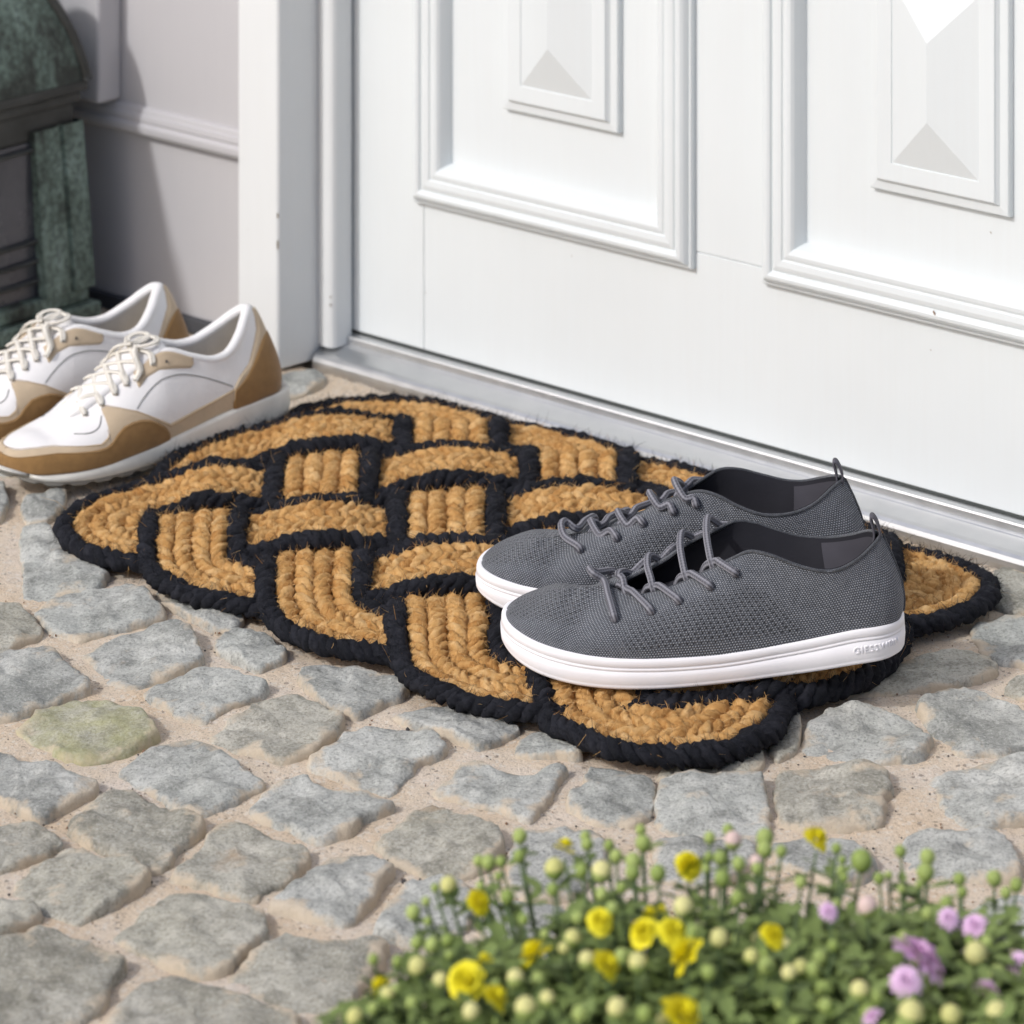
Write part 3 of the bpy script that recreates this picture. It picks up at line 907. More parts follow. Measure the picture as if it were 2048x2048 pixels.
def knot_path(step=0.016):
    n = len(KNOT); out = []
    for k in range(n):
        a = np.array(KNOT[k - 1][:2], float); b = np.array(KNOT[k][:2], float); c = np.array(KNOT[(k + 1) % n][:2], float)
        r0, r, r1 = KNOT[k - 1][2], KNOT[k][2], KNOT[(k + 1) % n][2]
        d1 = (b - a) / np.linalg.norm(b - a); d2 = (c - b) / np.linalg.norm(c - b)
        s = a + d1 * r0; e = b - d1 * r
        L = np.linalg.norm(e - s) if (e - s) @ d1 > 1e-6 else 0
        m = max(1, int(L / step))
        if L > 0: out.append(s + np.outer(np.arange(m) / m * L, d1))
        cen = b - d1 * r + d2 * r
        t = np.linspace(0, math.pi / 2, max(6, int(r * 1.57 / step)), endpoint=False)[:, None]
        out.append(cen - d2 * r * np.cos(t) + d1 * r * np.sin(t))
    return np.vstack(out)


PATH = resample(knot_path(), 3300, True)
TG = np.roll(PATH, -1, 0) - np.roll(PATH, 1, 0); TG /= np.linalg.norm(TG, axis=1)[:, None]
NR = np.column_stack([-TG[:, 1], TG[:, 0]])
corn = np.array([k[:2] for k in KNOT], float)
dc = np.min(np.linalg.norm(PATH[:, None] - corn[None], axis=2), axis=1)
isrow = np.abs(TG[:, 0]) > np.abs(TG[:, 1])
ij = PATH[:, 0] + PATH[:, 1]
cc_ = np.where(isrow, np.cos(math.pi * (PATH[:, 0] + np.round(PATH[:, 1]))), -np.cos(math.pi * (PATH[:, 1] + np.round(PATH[:, 0]))))
w_ = np.clip((dc - .38) / .45, 0, 1); w_ = w_ * w_ * (3 - 2 * w_)
OVER = cc_ * w_ - 0.25 * (1 - w_)
for _ in range(30):
    OVER = (np.roll(OVER, 1) + OVER * 2 + np.roll(OVER, -1)) / 4

ge1 = np.array([-.9957, .0925]); grz = math.atan2(ge1[1], ge1[0])
GO = np.array([0.27121741, 2.58912181])
GZ0 = 0.0330
SHOES_ON_MAT = (GO, GO + np.array([-.0165, .106]))
G_X = [0, .03, .06, .075, .11, .125, .16, .17, .2, .21, .23, .245, .255, .27, .28]
G_ZB = [.0085, .0060, .0015, -.0005, -.0040, -.0052, -.0075, -.0080, -.0085, -.0085, -.0075, -.0060, -.0046, -.0005, .0030]
doormat = thing('doormat', 'golden coir doormat woven as a knot with black rope borders in front of the door', 'doormat', (0, 0, 0))
TW, BW = 0.148, 0.155
MZ = 0.0150
tips = []


def strand(off, wdt, mat, name, seed, hand, black):
    nn = 3
    xy = mat_map(*(PATH + NR * off).T)
    # a little waviness of the hand-made rope
    s_ = np.r_[0, np.cumsum(np.linalg.norm(np.diff(xy, axis=0), axis=1))]
    keep = np.r_[True, np.diff(s_) > 1e-5]
    lat = mat_map(*(PATH + NR * (off + .02)).T) - xy
    lsc = np.linalg.norm(lat, axis=1) / .02
    lat /= np.linalg.norm(lat, axis=1)[:, None] + 1e-9
    for _ in range(12): lsc = (np.roll(lsc, 1) + 2 * lsc + np.roll(lsc, -1)) / 4
    sc = np.clip(lsc, .085, .14) * wdt
    zc = MZ + 0.0080 * OVER + (0.001 if black else 0)
    C = np.column_stack([xy, zc])
    C[:, :2] += lat * (0.0010 * vnoise(np.column_stack([s_, s_ * 0]), 45, seed))[:, None]
    C[:, 2] += 0.0010 * vnoise(np.column_stack([s_, s_ * 0]), 55, seed + 7)
    # resample evenly along this strand
    L = s_[-1] + np.linalg.norm(xy[0] - xy[-1])
    m = int(L / 0.0021)
    ring_ = np.vstack([np.column_stack([C, lat, sc]), np.r_[C[0], lat[0], sc[0]][None]])
    for so_ in SHOES_ON_MAT:                        # the ropes give way under the soles
        lx, ly = (ring_[:, :2] - so_) @ ge1, (ring_[:, :2] - so_) @ np.array([-ge1[1], ge1[0]])
        un = (lx > -.006) & (lx < .290) & (np.abs(ly) < .062)
        ring_[:, 2] = np.where(un, np.minimum(ring_[:, 2], GZ0 + np.interp(lx, G_X, G_ZB) - ring_[:, 5] * .52 - .0012), ring_[:, 2])
    sm_ = ring_[:, 2].copy()
    for _ in range(6): sm_ = np.minimum(sm_ + .0002, (np.roll(sm_, 1) + 2 * sm_ + np.roll(sm_, -1)) / 4)
    ring_[:, 2] = np.minimum(ring_[:, 2], sm_)
    d_ = np.r_[0, np.cumsum(np.linalg.norm(np.diff(ring_[:, :3], axis=0), axis=1))]
    t_ = np.linspace(0, d_[-1], m + 1)[:-1]
    ring_ = np.column_stack([np.interp(t_, d_, ring_[:, q]) for q in range(6)])
    C, sc = ring_[:, :3], ring_[:, 5]
    lat3 = np.column_stack([ring_[:, 3:5], np.zeros(m)]); lat3 /= np.linalg.norm(lat3, axis=1)[:, None] + 1e-9
    T = np.roll(C, -1, 0) - np.roll(C, 1, 0); T /= np.linalg.norm(T, axis=1)[:, None] + 1e-9
    up = np.cross(T, lat3); up *= np.sign(up[:, 2:3] + 1e-9)
    turns = max(1, round(L / (0.028 if not black else 0.026)))
    ph = np.arange(m) / m * 2 * math.pi * turns * hand
    R = sc * 0.5
    pr = R * (0.64 if not black else .70); hr = R * (0.40 if not black else .32)
    na = 7
    al = np.arange(na) * 2 * math.pi / na
    VV = []; FF = []; TO = []
    for k in range(nn):
        p = ph + 2 * math.pi * k / nn
        cen = C + (hr * np.cos(p))[:, None] * lat3 * 1.02 + (hr * np.sin(p))[:, None] * up * 0.92
        swell = 1 + 0.20 * vnoise(np.column_stack([np.arange(m) * .0021, np.full(m, k * 1.7)]), 150, seed + k)
        ring = cen[:, None] + (pr * swell)[:, None, None] * (np.cos(al)[None, :, None] * lat3[:, None] + np.sin(al)[None, :, None] * up[:, None])
        ring = ring.reshape(-1, 3)
        nrm = np.column_stack([fbm(ring, 260, 3, seed + k), fbm(ring + 3, 260, 3, seed + k + 9), fbm(ring + 7, 260, 3, seed + k + 5)])
        ring = ring + nrm * np.repeat(R, na)[:, None] * (0.34 if not black else .34)
        FF.append(grid_faces(m, na, True, True, len(VV) * m * na))
        VV.append(ring)
        TO.append(0.45 + 0.28 * vnoise(np.repeat(np.column_stack([np.arange(m) * .0021, np.full(m, k * 3.1 + seed)]), na, 0), 60, seed) + 0.12 * RNG.standard_normal(m * na))
        tips.append((ring.reshape(m, na, 3), cen, T, black))
    mesh_obj(name, np.vstack(VV), np.vstack(FF), mat, doormat, True, attrs={'tone': np.concatenate(TO)})


for k, o_ in enumerate((-1.5, -.5, .5, 1.5)):
    strand(o_ * TW, TW * 1.10, M_TAN, 'coir_rope', 11 + k * 10, 1 if k % 2 else -1, False)
for k, o_ in enumerate((-1, 1)):
    strand(o_ * (2 * TW + BW / 2), BW * 1.12, M_BLACK, 'black_rope', 71 + k * 10, 1 if k else -1, True)


def fibres(black, count, name, mat, lmin, lmax, wid):
    T_ = [t for t in tips if t[3] == black]
    V = []; tone = []
    per = count // len(T_)
    for ring, cen, T, _ in T_:
        m, na = ring.shape[:2]
        i = RNG.integers(0, m, per); j = RNG.integers(0, na, per)
        p0 = ring[i, j]
        nrm = p0 - cen[i]; nrm /= np.linalg.norm(nrm, axis=1)[:, None]
        ok = nrm[:, 2] > -0.15
        i, j, p0, nrm = i[ok], j[ok], p0[ok], nrm[ok]
        n = len(p0)
        tg = T[i] * RNG.choice([-1, 1], n)[:, None]
        lift = RNG.uniform(0.08, 0.85, n)
        d = tg * (1 - lift)[:, None] + nrm * lift[:, None] + RNG.standard_normal((n, 3)) * 0.38
        d /= np.linalg.norm(d, axis=1)[:, None]
        Lg = RNG.uniform(lmin, lmax, n) * np.where(RNG.random(n) < .05, 1.8, 1)
        curl = RNG.standard_normal((n, 3)) * 0.5; curl[:, 2] -= 0.35
        side = np.cross(d, RNG.standard_normal((n, 3))); side /= np.linalg.norm(side, axis=1)[:, None]
        pts = [p0 - nrm * 0.0006, p0 + d * (Lg * .5)[:, None] + curl * (Lg * .08)[:, None], p0 + d * Lg[:, None] + curl * (Lg * .36)[:, None]]
        for k, wk in enumerate((1.0, .8, .25)):
            V.append(np.stack([pts[k] - side * wid * wk, pts[k] + side * wid * wk], 1))
        V[-3:] = [np.concatenate(V[-3:], 1).reshape(-1, 3)]
        tone.append(np.repeat(RNG.uniform(.1, 1.0, n), 6))
    V = np.vstack(V); n = len(V) // 6
    b = np.arange(n)[:, None] * 6
    Fc = np.vstack([b + np.array([[0, 1, 3, 2]]), b + np.array([[2, 3, 5, 4]])])
    o = mesh_obj(name, V, Fc, mat, doormat, True, attrs={'tone': np.concatenate(tone)})
    o['kind'] = 'stuff'


fibres(False, 210000, 'coir_fibre', M_TAN, .0025, .0070, .00017)
fibres(True, 110000, 'black_fibre', M_BLACK, .0030, .0080, .00017)
fibres(True, 2600, 'stray_fibre', M_TAN, .005, .014, .00016)

# ------------------------------------------------------------------ shoes
def bez(P0, P1, P2, P3, v):
    v = v[:, None]
    return (1 - v) ** 3 * P0 + 3 * (1 - v) ** 2 * v * P1 + 3 * (1 - v) * v ** 2 * P2 + v ** 3 * P3


class Side:
    """one half of an upper: from the sole edge E(s) to the rim R(s)"""
    def __init__(s, E, R, c, drop, bulge, rise, n=10):
        s.E = catmull(E, n); s.R = catmull(R, n)
        k = np.arange(len(s.E)) / n
        st = np.arange(len(E))
        s.c = np.interp(k, st, c); s.d = np.interp(k, st, drop); s.b = np.interp(k, st, bulge); s.r = np.interp(k, st, rise)
        tang = np.gradient(s.E[:, :2], axis=0); tang /= np.linalg.norm(tang, axis=1)[:, None] + 1e-9
        out = np.column_stack([tang[:, 1], -tang[:, 0]])
        cen = np.array([0.14, 0.0])
        if np.sum(np.sum(out * (s.E[:, :2] - cen), 1)) < 0: out = -out
        s.out = out
        s.ns = len(s.E)
        s.k = k
    def P(s, i, v, off=0.0):
        """points at integer station rows i for the array v"""
        E, R = s.E[i], s.R[i]
        dz = R[2] - E[2]
        o = np.array([s.out[i, 0], s.out[i, 1], 0])
        P1 = E + np.array([0, 0, s.r[i] * dz]) + o * s.b[i]
        P2 = R + np.array([*(s.c[i] * (E - R)[:2]), -s.d[i] * dz]) + o * s.b[i] * .6
        return bez(E, P1, P2, R, np.asarray(v, float))
    def grid(s, V01):
        return np.array([s.P(i, V01) for i in range(s.ns)])
    def normals(s, G):
        du = np.gradient(G, axis=0); dv = np.gradient(G, axis=1)
        n = np.cross(du, dv); n /= np.linalg.norm(n, axis=2)[:, :, None] + 1e-12
        o = np.zeros_like(n); o[:, :, :2] = s.out[:, None]; o[:, :, 2] = .35
        sg = np.sign(np.sum(n * o, 2)); sg[sg == 0] = 1
        return n * np.sign(np.sum(sg)) if abs(np.sum(sg)) > .3 * sg.size else n * sg[:, :, None]


def weld(o, d=1e-5):
    import bmesh
    bm = bmesh.new(); bm.from_mesh(o.data)
    bmesh.ops.remove_doubles(bm, verts=bm.verts, dist=d)
    bmesh.ops.recalc_face_normals(bm, faces=bm.faces)
    bm.to_mesh(o.data); bm.free()
    return o


def lace_obj(paths, r, mat, parent, flat=1.0, name='lace', n=9, up=None):
    out = []
    for P in paths:
        v, f = tube_vf(P, r, n, flat, True, 0, up)
        s_ = np.r_[0, np.cumsum(np.linalg.norm(np.diff(P, axis=0), axis=1))]
        out.append(mesh_obj(name, v, f, mat, parent, True, uv=np.column_stack([np.repeat(s_, n), np.tile(np.arange(n) / n, len(P))])))
    return out


def sole_mesh(outline, prof, zb, zt, m):
    """outline (n x 2, counter-clockwise); prof rows (inset, base 'b' or 't', dz)"""
    O = outline
    T = np.roll(O, -1, 0) - np.roll(O, 1, 0); T /= np.linalg.norm(T, axis=1)[:, None]
    inn = np.column_stack([-T[:, 1], T[:, 0]]) * (m if area2(O) > 0 else -m)
    V = []
    for ins, b, dz in prof:
        xy = O + inn * ins
        z = (zb if b == 'b' else zt)(O[:, 0]) + dz
        V.append(np.column_stack([xy, z]))
    n = len(O)
    V = np.vstack(V)
    Fc = grid_faces(len(prof), n, False, True).tolist()
    return V, Fc, inn


def sharpen(P, n):
    return resample(catmull(P, 14, True), n, True)


G_E_LAT = [(.002, 0), (.006, .016), (.020, .0275), (.045, .0325), (.060, .0345), (.080, .0375), (.100, .0415), (.115, .044), (.128, .0465), (.145, .0490), (.165, .0512), (.182, .0525), (.202, .0520), (.224, .0490), (.247, .0410), (.263, .0295), (.2735, .0130), (.2785, -.008)]
G_R_LAT = [(.016, 0, .0850), (.0215, .013, .0825), (.032, .0245, .0765), (.0455, .031, .0713), (.0588, .033, .0707), (.0756, .0325, .0743), (.0924, .0295, .0790), (.106, .0260, .0797), (.1163, .0240, .0745), (.1333, .0205, .0640), (.1538, .0165, .0522), (.1692, .0140, .0455), (.1881, .0100, .0398), (.2066, -.004, .0400), (.2342, -.006, .0362), (.255, -.007, .0306), (.268, -.008, .0250), (.2752, -.008, .0200)]
G_E_MED = [(.002, 0), (.006, -.014), (.020, -.0245), (.045, -.0285), (.060, -.0285), (.080, -.0285), (.100, -.0290), (.115, -.0305), (.128, -.0325), (.145, -.0355), (.165, -.0395), (.182, -.0425), (.202, -.0448), (.224, -.0450), (.247, -.0420), (.263, -.0350), (.2735, -.0235), (.2785, -.008)]
G_R_MED = [(.016, 0, .0850), (.0240, -.012, .0828), (.036, -.0235, .0755), (.0500, -.030, .0705), (.064, -.033, .0690), (.0768, -.0335, .0698), (.0925, -.0315, .0745), (.1050, -.0285, .0795), (.1179, -.0250, .0815), (.1314, -.0205, .0765), (.1518, -.0165, .0670), (.167, -.0145, .0560), (.188, -.0115, .0460), (.2066, -.004, .0400), (.2342, -.006, .0362), (.255, -.007, .0306), (.268, -.008, .0250), (.2752, -.008, .0200)]
G_X = [0, .03, .06, .075, .11, .125, .16, .17, .2, .21, .23, .245, .255, .27, .28]
G_ZT = [.0315, .0312, .0250, .0222, .0172, .0155, .0137, .0134, .0130, .0132, .0143, .0157, .0170, .0192, .0200]
G_ZB = [.0085, .0060, .0015, -.0005, -.0040, -.0052, -.0075, -.0080, -.0085, -.0085, -.0075, -.0060, -.0046, -.0005, .0030]
_xs = np.linspace(-.01, .29, 121)
_ker = np.exp(-np.linspace(-2, 2, 17) ** 2); _ker /= _ker.sum()
def smooth_fn(X, Z):
    z = np.interp(_xs, X, Z); zp = np.pad(z, 8, 'edge')
    zs = np.convolve(zp, _ker, 'valid')
    return lambda x: np.interp(x, _xs, zs)
G_zt = smooth_fn(G_X, G_ZT); G_zb = smooth_fn(G_X, G_ZB)
G_OUT = [(0, 0), (.0035, .015), (.017, .0285), (.045, .0345), (.080, .0392), (.115, .0458), (.150, .0518), (.182, .0548), (.205, .0543), (.228, .0508), (.250, .0425), (.267, .0295), (.277, .0125), (.2808, -.007), (.2785, -.0230), (.268, -.0360), (.250, -.0437), (.225, -.0470), (.195, -.0460), (.160, -.0405), (.128, -.0340), (.100, -.0305), (.075, -.0300), (.045, -.0302), (.017, -.0260), (.0035, -.0135)]


def grey_shoe(loc, rz, mir, label):
    root = thing('grey_shoe', label, 'shoe', loc, rz, 'pair of grey shoes on the doormat')
    mv = np.array([1, mir, 1.0])
    # sole
    O = sharpen(G_OUT, 200)
    prof = [(.030, 'b', .0006), (.010, 'b', .0004), (.0030, 'b', 0), (.0010, 'b', .0008), (.0001, 'b', .0026), (.0004, 'b', .0033), (0, 'b', .0040), (-.0004, 'b', .009), (0, 't', -.0092), (.0008, 't', -.0087), (.0001, 't', -.0082), (.0001, 't', -.0068), (.0008, 't', -.0063), (.0002, 't', -.0058), (.0004, 't', -.0022), (.0010, 't', -.0006), (.0026, 't', 0), (.0050, 't', -.0002), (.0075, 't', -.003)]
    V, Fc, inn = sole_mesh(O, prof, G_zb, G_zt, 1.0)
    n = len(O)
    Fc.append(list(range(n)))
    so = weld(mesh_obj('sole', V * mv, Fc, M_SOLE, root), 1e-6)
    # upper
    zE = lambda E: [(x, y, float(G_zt(x)) - .0025) for x, y in E]
    nst = len(G_E_LAT)
    c = [.10, .10, .10, .05, .0, .0, .05, .15, .25, .40, .50, .55, .58, .60, .55, .50, .45, .4]
    dr = [.18, .2, .2, .25, .3, .3, .3, .25, .2, .14, .12, .10, .08, .05, .10, .14, .2, .2]
    bu = [.006, .005, .003, .002, .001, .001, .001, .002, .003, .004, .004, .004, .004, .003, .002, .002, .002, .002]
    ri = [.35] * 5 + [.4, .4, .45, .45, .5, .55, .55, .6, .62, .65, .65, .6, .6]
    ns = 12
    SL = Side(zE(G_E_LAT), G_R_LAT, c, dr, bu, ri, ns); SM = Side(zE(G_E_MED), G_R_MED, c, dr, bu, ri, ns)
    nv = 26
    vv = np.linspace(0, 1, nv)
    Vs = []; Fs = []; UV = []; ZN = []; off = 0; lin = Acc()
    thr_k = 13 * ns
    rims = []
    for sd, S in ((1, SL), (-1, SM)):
        Gd = S.grid(vv)
        # creases where the toe box bends
        k = S.k
        w = np.exp(-((k - 13.1) / .55) ** 2)[:, None] * np.sin(vv * math.pi)[None] ** .7
        Gd[:, :, 2] -= 0.0042 * w
        w2 = np.exp(-((k - 13.75) / .16) ** 2)[:, None] * np.clip(vv[None] * 1.6 - .5, 0, 1) * (1 + .5 * np.sin(vv * 9)[None])
        Gd[:, :, 2] -= .0011 * w2
        w = np.exp(-((k - 14.1) / .5) ** 2)[:, None] * np.clip(vv[None] * 1.4 - .3, 0, 1)
        Gd[:, :, 2] += 0.0010 * w
        Gd += 0.0010 * np.stack([fbm(Gd.reshape(-1, 3) + q, 30, 2, 40 + q) for q in range(3)], 1).reshape(Gd.shape) * np.sin(vv * math.pi)[None, :, None]
        ue = np.r_[0, np.cumsum(np.linalg.norm(np.diff(S.E, axis=0), axis=1))]
        hgt = np.linalg.norm(S.R - S.E, axis=1) * 1.12
        # u must not shrink towards the toe ridge: measure it along the middle of the shell
        um = np.r_[0, np.cumsum(np.linalg.norm(np.diff(Gd[:, nv // 3], axis=0), axis=1))]
        UV.append(np.column_stack([np.repeat(um, nv), (hgt[:, None] * vv[None]).ravel()]))
        kk = np.repeat(k, nv); v2 = np.tile(vv, S.ns)
        toe = np.clip((kk - 13.0) / .4, 0, 1) * np.clip((v2 - .38) / .15, 0, 1) * np.clip((16.6 - kk) / .6, 0, 1)
        mid = np.clip((kk - 4.6 - (v2 - .3) * 3) / .5, 0, 1) * np.clip((12.0 - kk) / .8, 0, 1) * np.clip((.62 - v2) / .08, 0, 1) * np.clip((v2 - .10) / .06, 0, 1) * (0.75 if sd > 0 else .6)
        ZN.append(np.maximum(toe, mid))
        Vs.append(Gd.reshape(-1, 3)); Fs.append(grid_faces(S.ns, nv, off=off)); off += S.ns * nv
        nr = S.normals(Gd)
        inner = Gd[:thr_k + 1] - nr[:thr_k + 1] * .0028
        lin.add((inner.reshape(-1, 3)) * mv, grid_faces(thr_k + 1, nv), 0)
        rims.append(Gd[:thr_k + 1, -1])
    me_o = mesh_obj('upper', np.vstack(Vs) * mv, np.vstack(Fs), M_KNIT, root, True, uv=np.vstack(UV), attrs={'zone': np.concatenate(ZN)})
    weld(me_o, 2e-5)
    lo = lin.obj('lining', M_LINING, root, True); weld(lo, 2e-5)
    # heel pad inside
    hp = []
    for S in (SL, SM):
        g = np.array([S.P(i, np.linspace(.35, .93, 8)) for i in range(0, int(3.6 * ns))]); hp.append(g - S.normals(S.grid(np.linspace(.35, .93, 8)))[:int(3.6 * ns)] * .0042)
    a = Acc()
    for g in hp: a.add(g.reshape(-1, 3) * mv, grid_faces(g.shape[0], 8))
    weld(a.obj('heel_pad', M_LINING2, root, True), 2e-4)
    # bound edge of collar and throat
    rim = np.vstack([rims[0][::-1], rims[1][1:]])
    rim = resample(rim, 150)
    lace_obj([(rim - [0, 0, .0008]) * mv], .0012, M_KNIT, root, name='collar_binding', n=7)[0].data.attributes.new('zone', 'FLOAT', 'POINT')
    # insole and tongue
    I = O + inn * .006
    I = I[(I[:, 0] < .215)]
    Vi = np.column_stack([I, G_zt(I[:, 0]) + .001]) * mv
    mesh_obj('insole', Vi, [list(range(len(Vi)))], M_LINING, root, False)
    tg = []
    for x, hw, z in ((.2075, .006, .0375), (.192, .0125, .0350), (.175, .016, .0370), (.157, .019, .0430), (.140, .021, .0500), (.125, .023, .0570), (.113, .023, .0620)):
        tg.append([(x, -.003 + hw * u, z - .004 * abs(u) ** 2 * 1.5) for u in (-1, -.5, 0, .5, 1)])
    tg = np.array(tg)
    tt = mesh_obj('tongue', tg.reshape(-1, 3) * mv, grid_faces(7, 5), M_LINING, root); md = tt.modifiers.new('thick', 'SOLIDIFY'); md.thickness = .002
    # laces: crossing runs, slack above the throat
    def onside(S, st, v):
        i = int(round(st * ns)); p = S.P(i, np.array([v - .02, v, v + .02])); n_ = S.normals(S.grid(np.linspace(max(0, v - .1), min(1, v + .1), 5)))[i, 2]
        return p[1] + n_ * .0012, n_
    ey_st = (12.05, 10.85, 9.75, 8.75, 7.75)
    ey_v = (.60, .63, .66, .70, .76)
    L_, M_ = [onside(SL, s_, v_) for s_, v_ in zip(ey_st, ey_v)], [onside(SM, s_ + .35, v_ + .04) for s_, v_ in zip(ey_st, ey_v)]
    def rimat(S, x, dz=0.0, dy=0.0):
        o_ = np.argsort(S.R[:, 0]); return np.array([x, np.interp(x, S.R[o_, 0], S.R[o_, 1]) + dy, np.interp(x, S.R[o_, 0], S.R[o_, 2]) + dz])
    runs = []
    def run(pts): runs.append(catmull(np.array(pts), 8) * mv)
    dxs = (.019, .0235, .0225, .021, .020)
    for k in range(5):
        a_, na_ = L_[k]
        x = float(a_[0]) + dxs[k]
        far = (.0062, .0075, .0090, .0100, .0112)[k]
        b_, nb_ = M_[k]
        if k == 0:
            r1 = rimat(SL, float(a_[0]) + .010, .0036)
            run([a_ - na_ * .004, a_ + na_ * .0022, a_ * .5 + r1 * .5 + na_ * .0026, r1, np.array([x - .001, -.005, .0485]), np.array([x + .0015, -.013, .0485]), np.array([x - .002, -.021, .0430]), b_ + nb_ * .0022, b_ - nb_ * .0022])
            continue
        # shallow run from the near eyelet, forward along the edge and down into the throat
        r1 = rimat(SL, x - .007, .0030, -.0005); r2 = rimat(SL, x, .0018, -.006)
        run([a_ - na_ * .004, a_ + na_ * .0022, a_ * .62 + r1 * .38 + na_ * .0030, a_ * .25 + r1 * .75 + na_ * .0030, r1, r2, rimat(SL, x + .003, -.0035, -.0095)])
        # steep run out of the throat, over to the far edge and away down the far side
        x2 = x - .003
        m_ = (rimat(SL, x2) + rimat(SM, x2)) / 2
        run([rimat(SL, x2 - .004, -.0075, -.004), rimat(SL, x2 - .001, .0012, -.0015), rimat(SL, x2 + .001, .0060, -.005) + np.array([0, 0, far * .15]), m_ + np.array([.004, -.002, far * .85]), rimat(SM, x2 + .004, far * .95, .002), rimat(SM, x2 + .001, far * .55, -.0045), rimat(SM, x2 - .004, -.001, -.008), b_ * .5 + rimat(SM, x2 - .008, 0) * .5 + nb_ * .0030, b_ + nb_ * .0022, b_ - nb_ * .0022])
    lace_obj(runs, .0026, M_LACE, root, n=10)
    for p, n_ in L_ + M_:
        t1 = np.cross(n_, [1, 0, 0]); t1 /= np.linalg.norm(t1); t2 = np.cross(n_, t1)
        th = np.linspace(0, 2 * math.pi, 13)
        v, f = tube_vf((np.array([p + n_ * .0002 + .0029 * (t1 * math.cos(t) + t2 * math.sin(t)) for t in th])) * mv, .0005, 5, caps=False)
        mesh_obj('eyelet', v, f, M_LINING2, me_o)
    # pull tab
    P = np.array([(.0180, 0, .074), (.0172, 0, .0810), (.0172, 0, .0865), (.0190, 0, .0925), (.0212, 0, .0962), (.0230, 0, .0968), (.0236, 0, .0948), (.0222, 0, .0905), (.0212, 0, .0850), (.0214, 0, .078)])
    P = catmull(P, 5)
    rows = [P + [0, y_, 0] for y_ in (-.0045, 0, .0045)]
    pt = mesh_obj('pull_tab', np.array(rows).transpose(1, 0, 2).reshape(-1, 3) * mv, grid_faces(len(P), 3), M_LINING2, me_o)
    md = pt.modifiers.new('thick', 'SOLIDIFY'); md.thickness = .0014; md.offset = 0
    # heel seam on the outside
    Pz = np.array([SL.P(0, np.array([v]))[0] + np.array([-.0006, 0, 0]) for v in np.linspace(.05, .98, 14)])
    lace_obj([Pz * mv], .0006, M_KNIT, root, name='heel_seam', n=6)
    # raised lettering on the outer heel of the sole
    cu = bpy.data.curves.new('lettering', 'FONT'); cu.body = 'GIESSWEIN'; cu.size = .0062; cu.extrude = .0007; cu.offset = .00008; cu.space_character = 1.2
    to = bpy.data.objects.new('lettering_source', cu); COL.objects.link(to)
    bpy.context.view_layer.update()
    me = bpy.data.meshes.new_from_object(to.evaluated_get(bpy.context.evaluated_depsgraph_get()))
    bpy.data.objects.remove(to); bpy.data.curves.remove(cu)
    co = np.zeros(len(me.vertices) * 3); me.vertices.foreach_get('co', co); co = co.reshape(-1, 3)
    half = O[(O[:, 1] * 1 >= -0.002)]
    half = half[np.argsort(half[:, 0])]; half = half[half[:, 0] < .12]
    al = np.r_[0, np.cumsum(np.linalg.norm(np.diff(half, axis=0), axis=1))]
    wid = co[:, 0].max()
    tx = co[:, 0] if mir > 0 else co[:, 0]
    sarc = (.0540 - tx) if mir > 0 else (.0540 - wid + tx)
    xx = np.interp(sarc, al, half[:, 0]); yy = np.interp(sarc, al, half[:, 1])
    tgx = np.interp(sarc, al, np.gradient(half[:, 0], al)); tgy = np.interp(sarc, al, np.gradient(half[:, 1], al))
    ox, oy = -tgy, tgx
    zz = G_zb(xx) + .0088 + co[:, 1]
    Vt = np.column_stack([xx + ox * (.0003 + co[:, 2]), yy + oy * (.0003 + co[:, 2]), zz]) * mv
    me.vertices.foreach_set('co', Vt.ravel()); me.materials.clear(); me.materials.append(M_SOLE)
    lt = bpy.data.objects.new('sole_lettering', me); COL.objects.link(lt); lt.parent = so
    return root


grey_shoe((GO[0], GO[1], GZ0), grz, 1, 'grey knitted lace-up shoe with white sole nearest the cobbles, lettering on its heel')
grey_shoe((GO[0] - .0165, GO[1] + .106, GZ0 + .001), grz, -1, 'grey knitted lace-up shoe with white sole on the door side, half hidden behind its partner')

# ------------------------------------------------------------------ white sneakers
S_E_LAT = [(.009, 0), (.012, .014), (.022, .0245), (.040, .0305), (.056, .0335), (.072, .0350), (.090, .0365), (.108, .0385), (.126, .0405), (.140, .0420), (.154, .0440), (.170, .0458), (.185, .0466), (.200, .0462), (.216, .0445), (.235, .0395), (.254, .0300), (.267, .0160), (.272, .000)]
S_R_LAT = [(.0290, 0, .0968), (.0345, .0065, .0960), (.0410, .0120, .0905), (.0475, .0170, .0840), (.0590, .0235, .0755), (.0715, .0275, .0702), (.0870, .0290, .0702), (.1050, .0275, .0760), (.1240, .0230, .0838), (.1350, .0190, .0835), (.1480, .0160, .0770), (.1640, .0140, .0685), (.1780, .0130, .0605), (.1930, .0110, .0520), (.2080, .0040, .0450), (.2330, -.001, .0385), (.2510, -.001, .0345), (.2620, -.001, .0305), (.2680, -.001, .0255)]
S_E_MED = [(x, -y * .88) for x, y in S_E_LAT]
S_R_MED = [(x, -y if k < 14 else y, z) for k, (x, y, z) in enumerate(S_R_LAT)]
S_R_MED[14] = (.2080, .0040, .0450)
S_zt = smooth_fn([0, .02, .045, .08, .11, .15, .2, .24, .262, .275], [.0275, .0280, .0292, .0270, .0225, .0176, .0136, .0126, .0132, .0152])
S_zb = smooth_fn([0, .01, .03, .07, .135, .18, .22, .25, .265, .275], [.0060, .0018, .0004, .0008, 0, 0, 0, .0020, .0062, .0105])
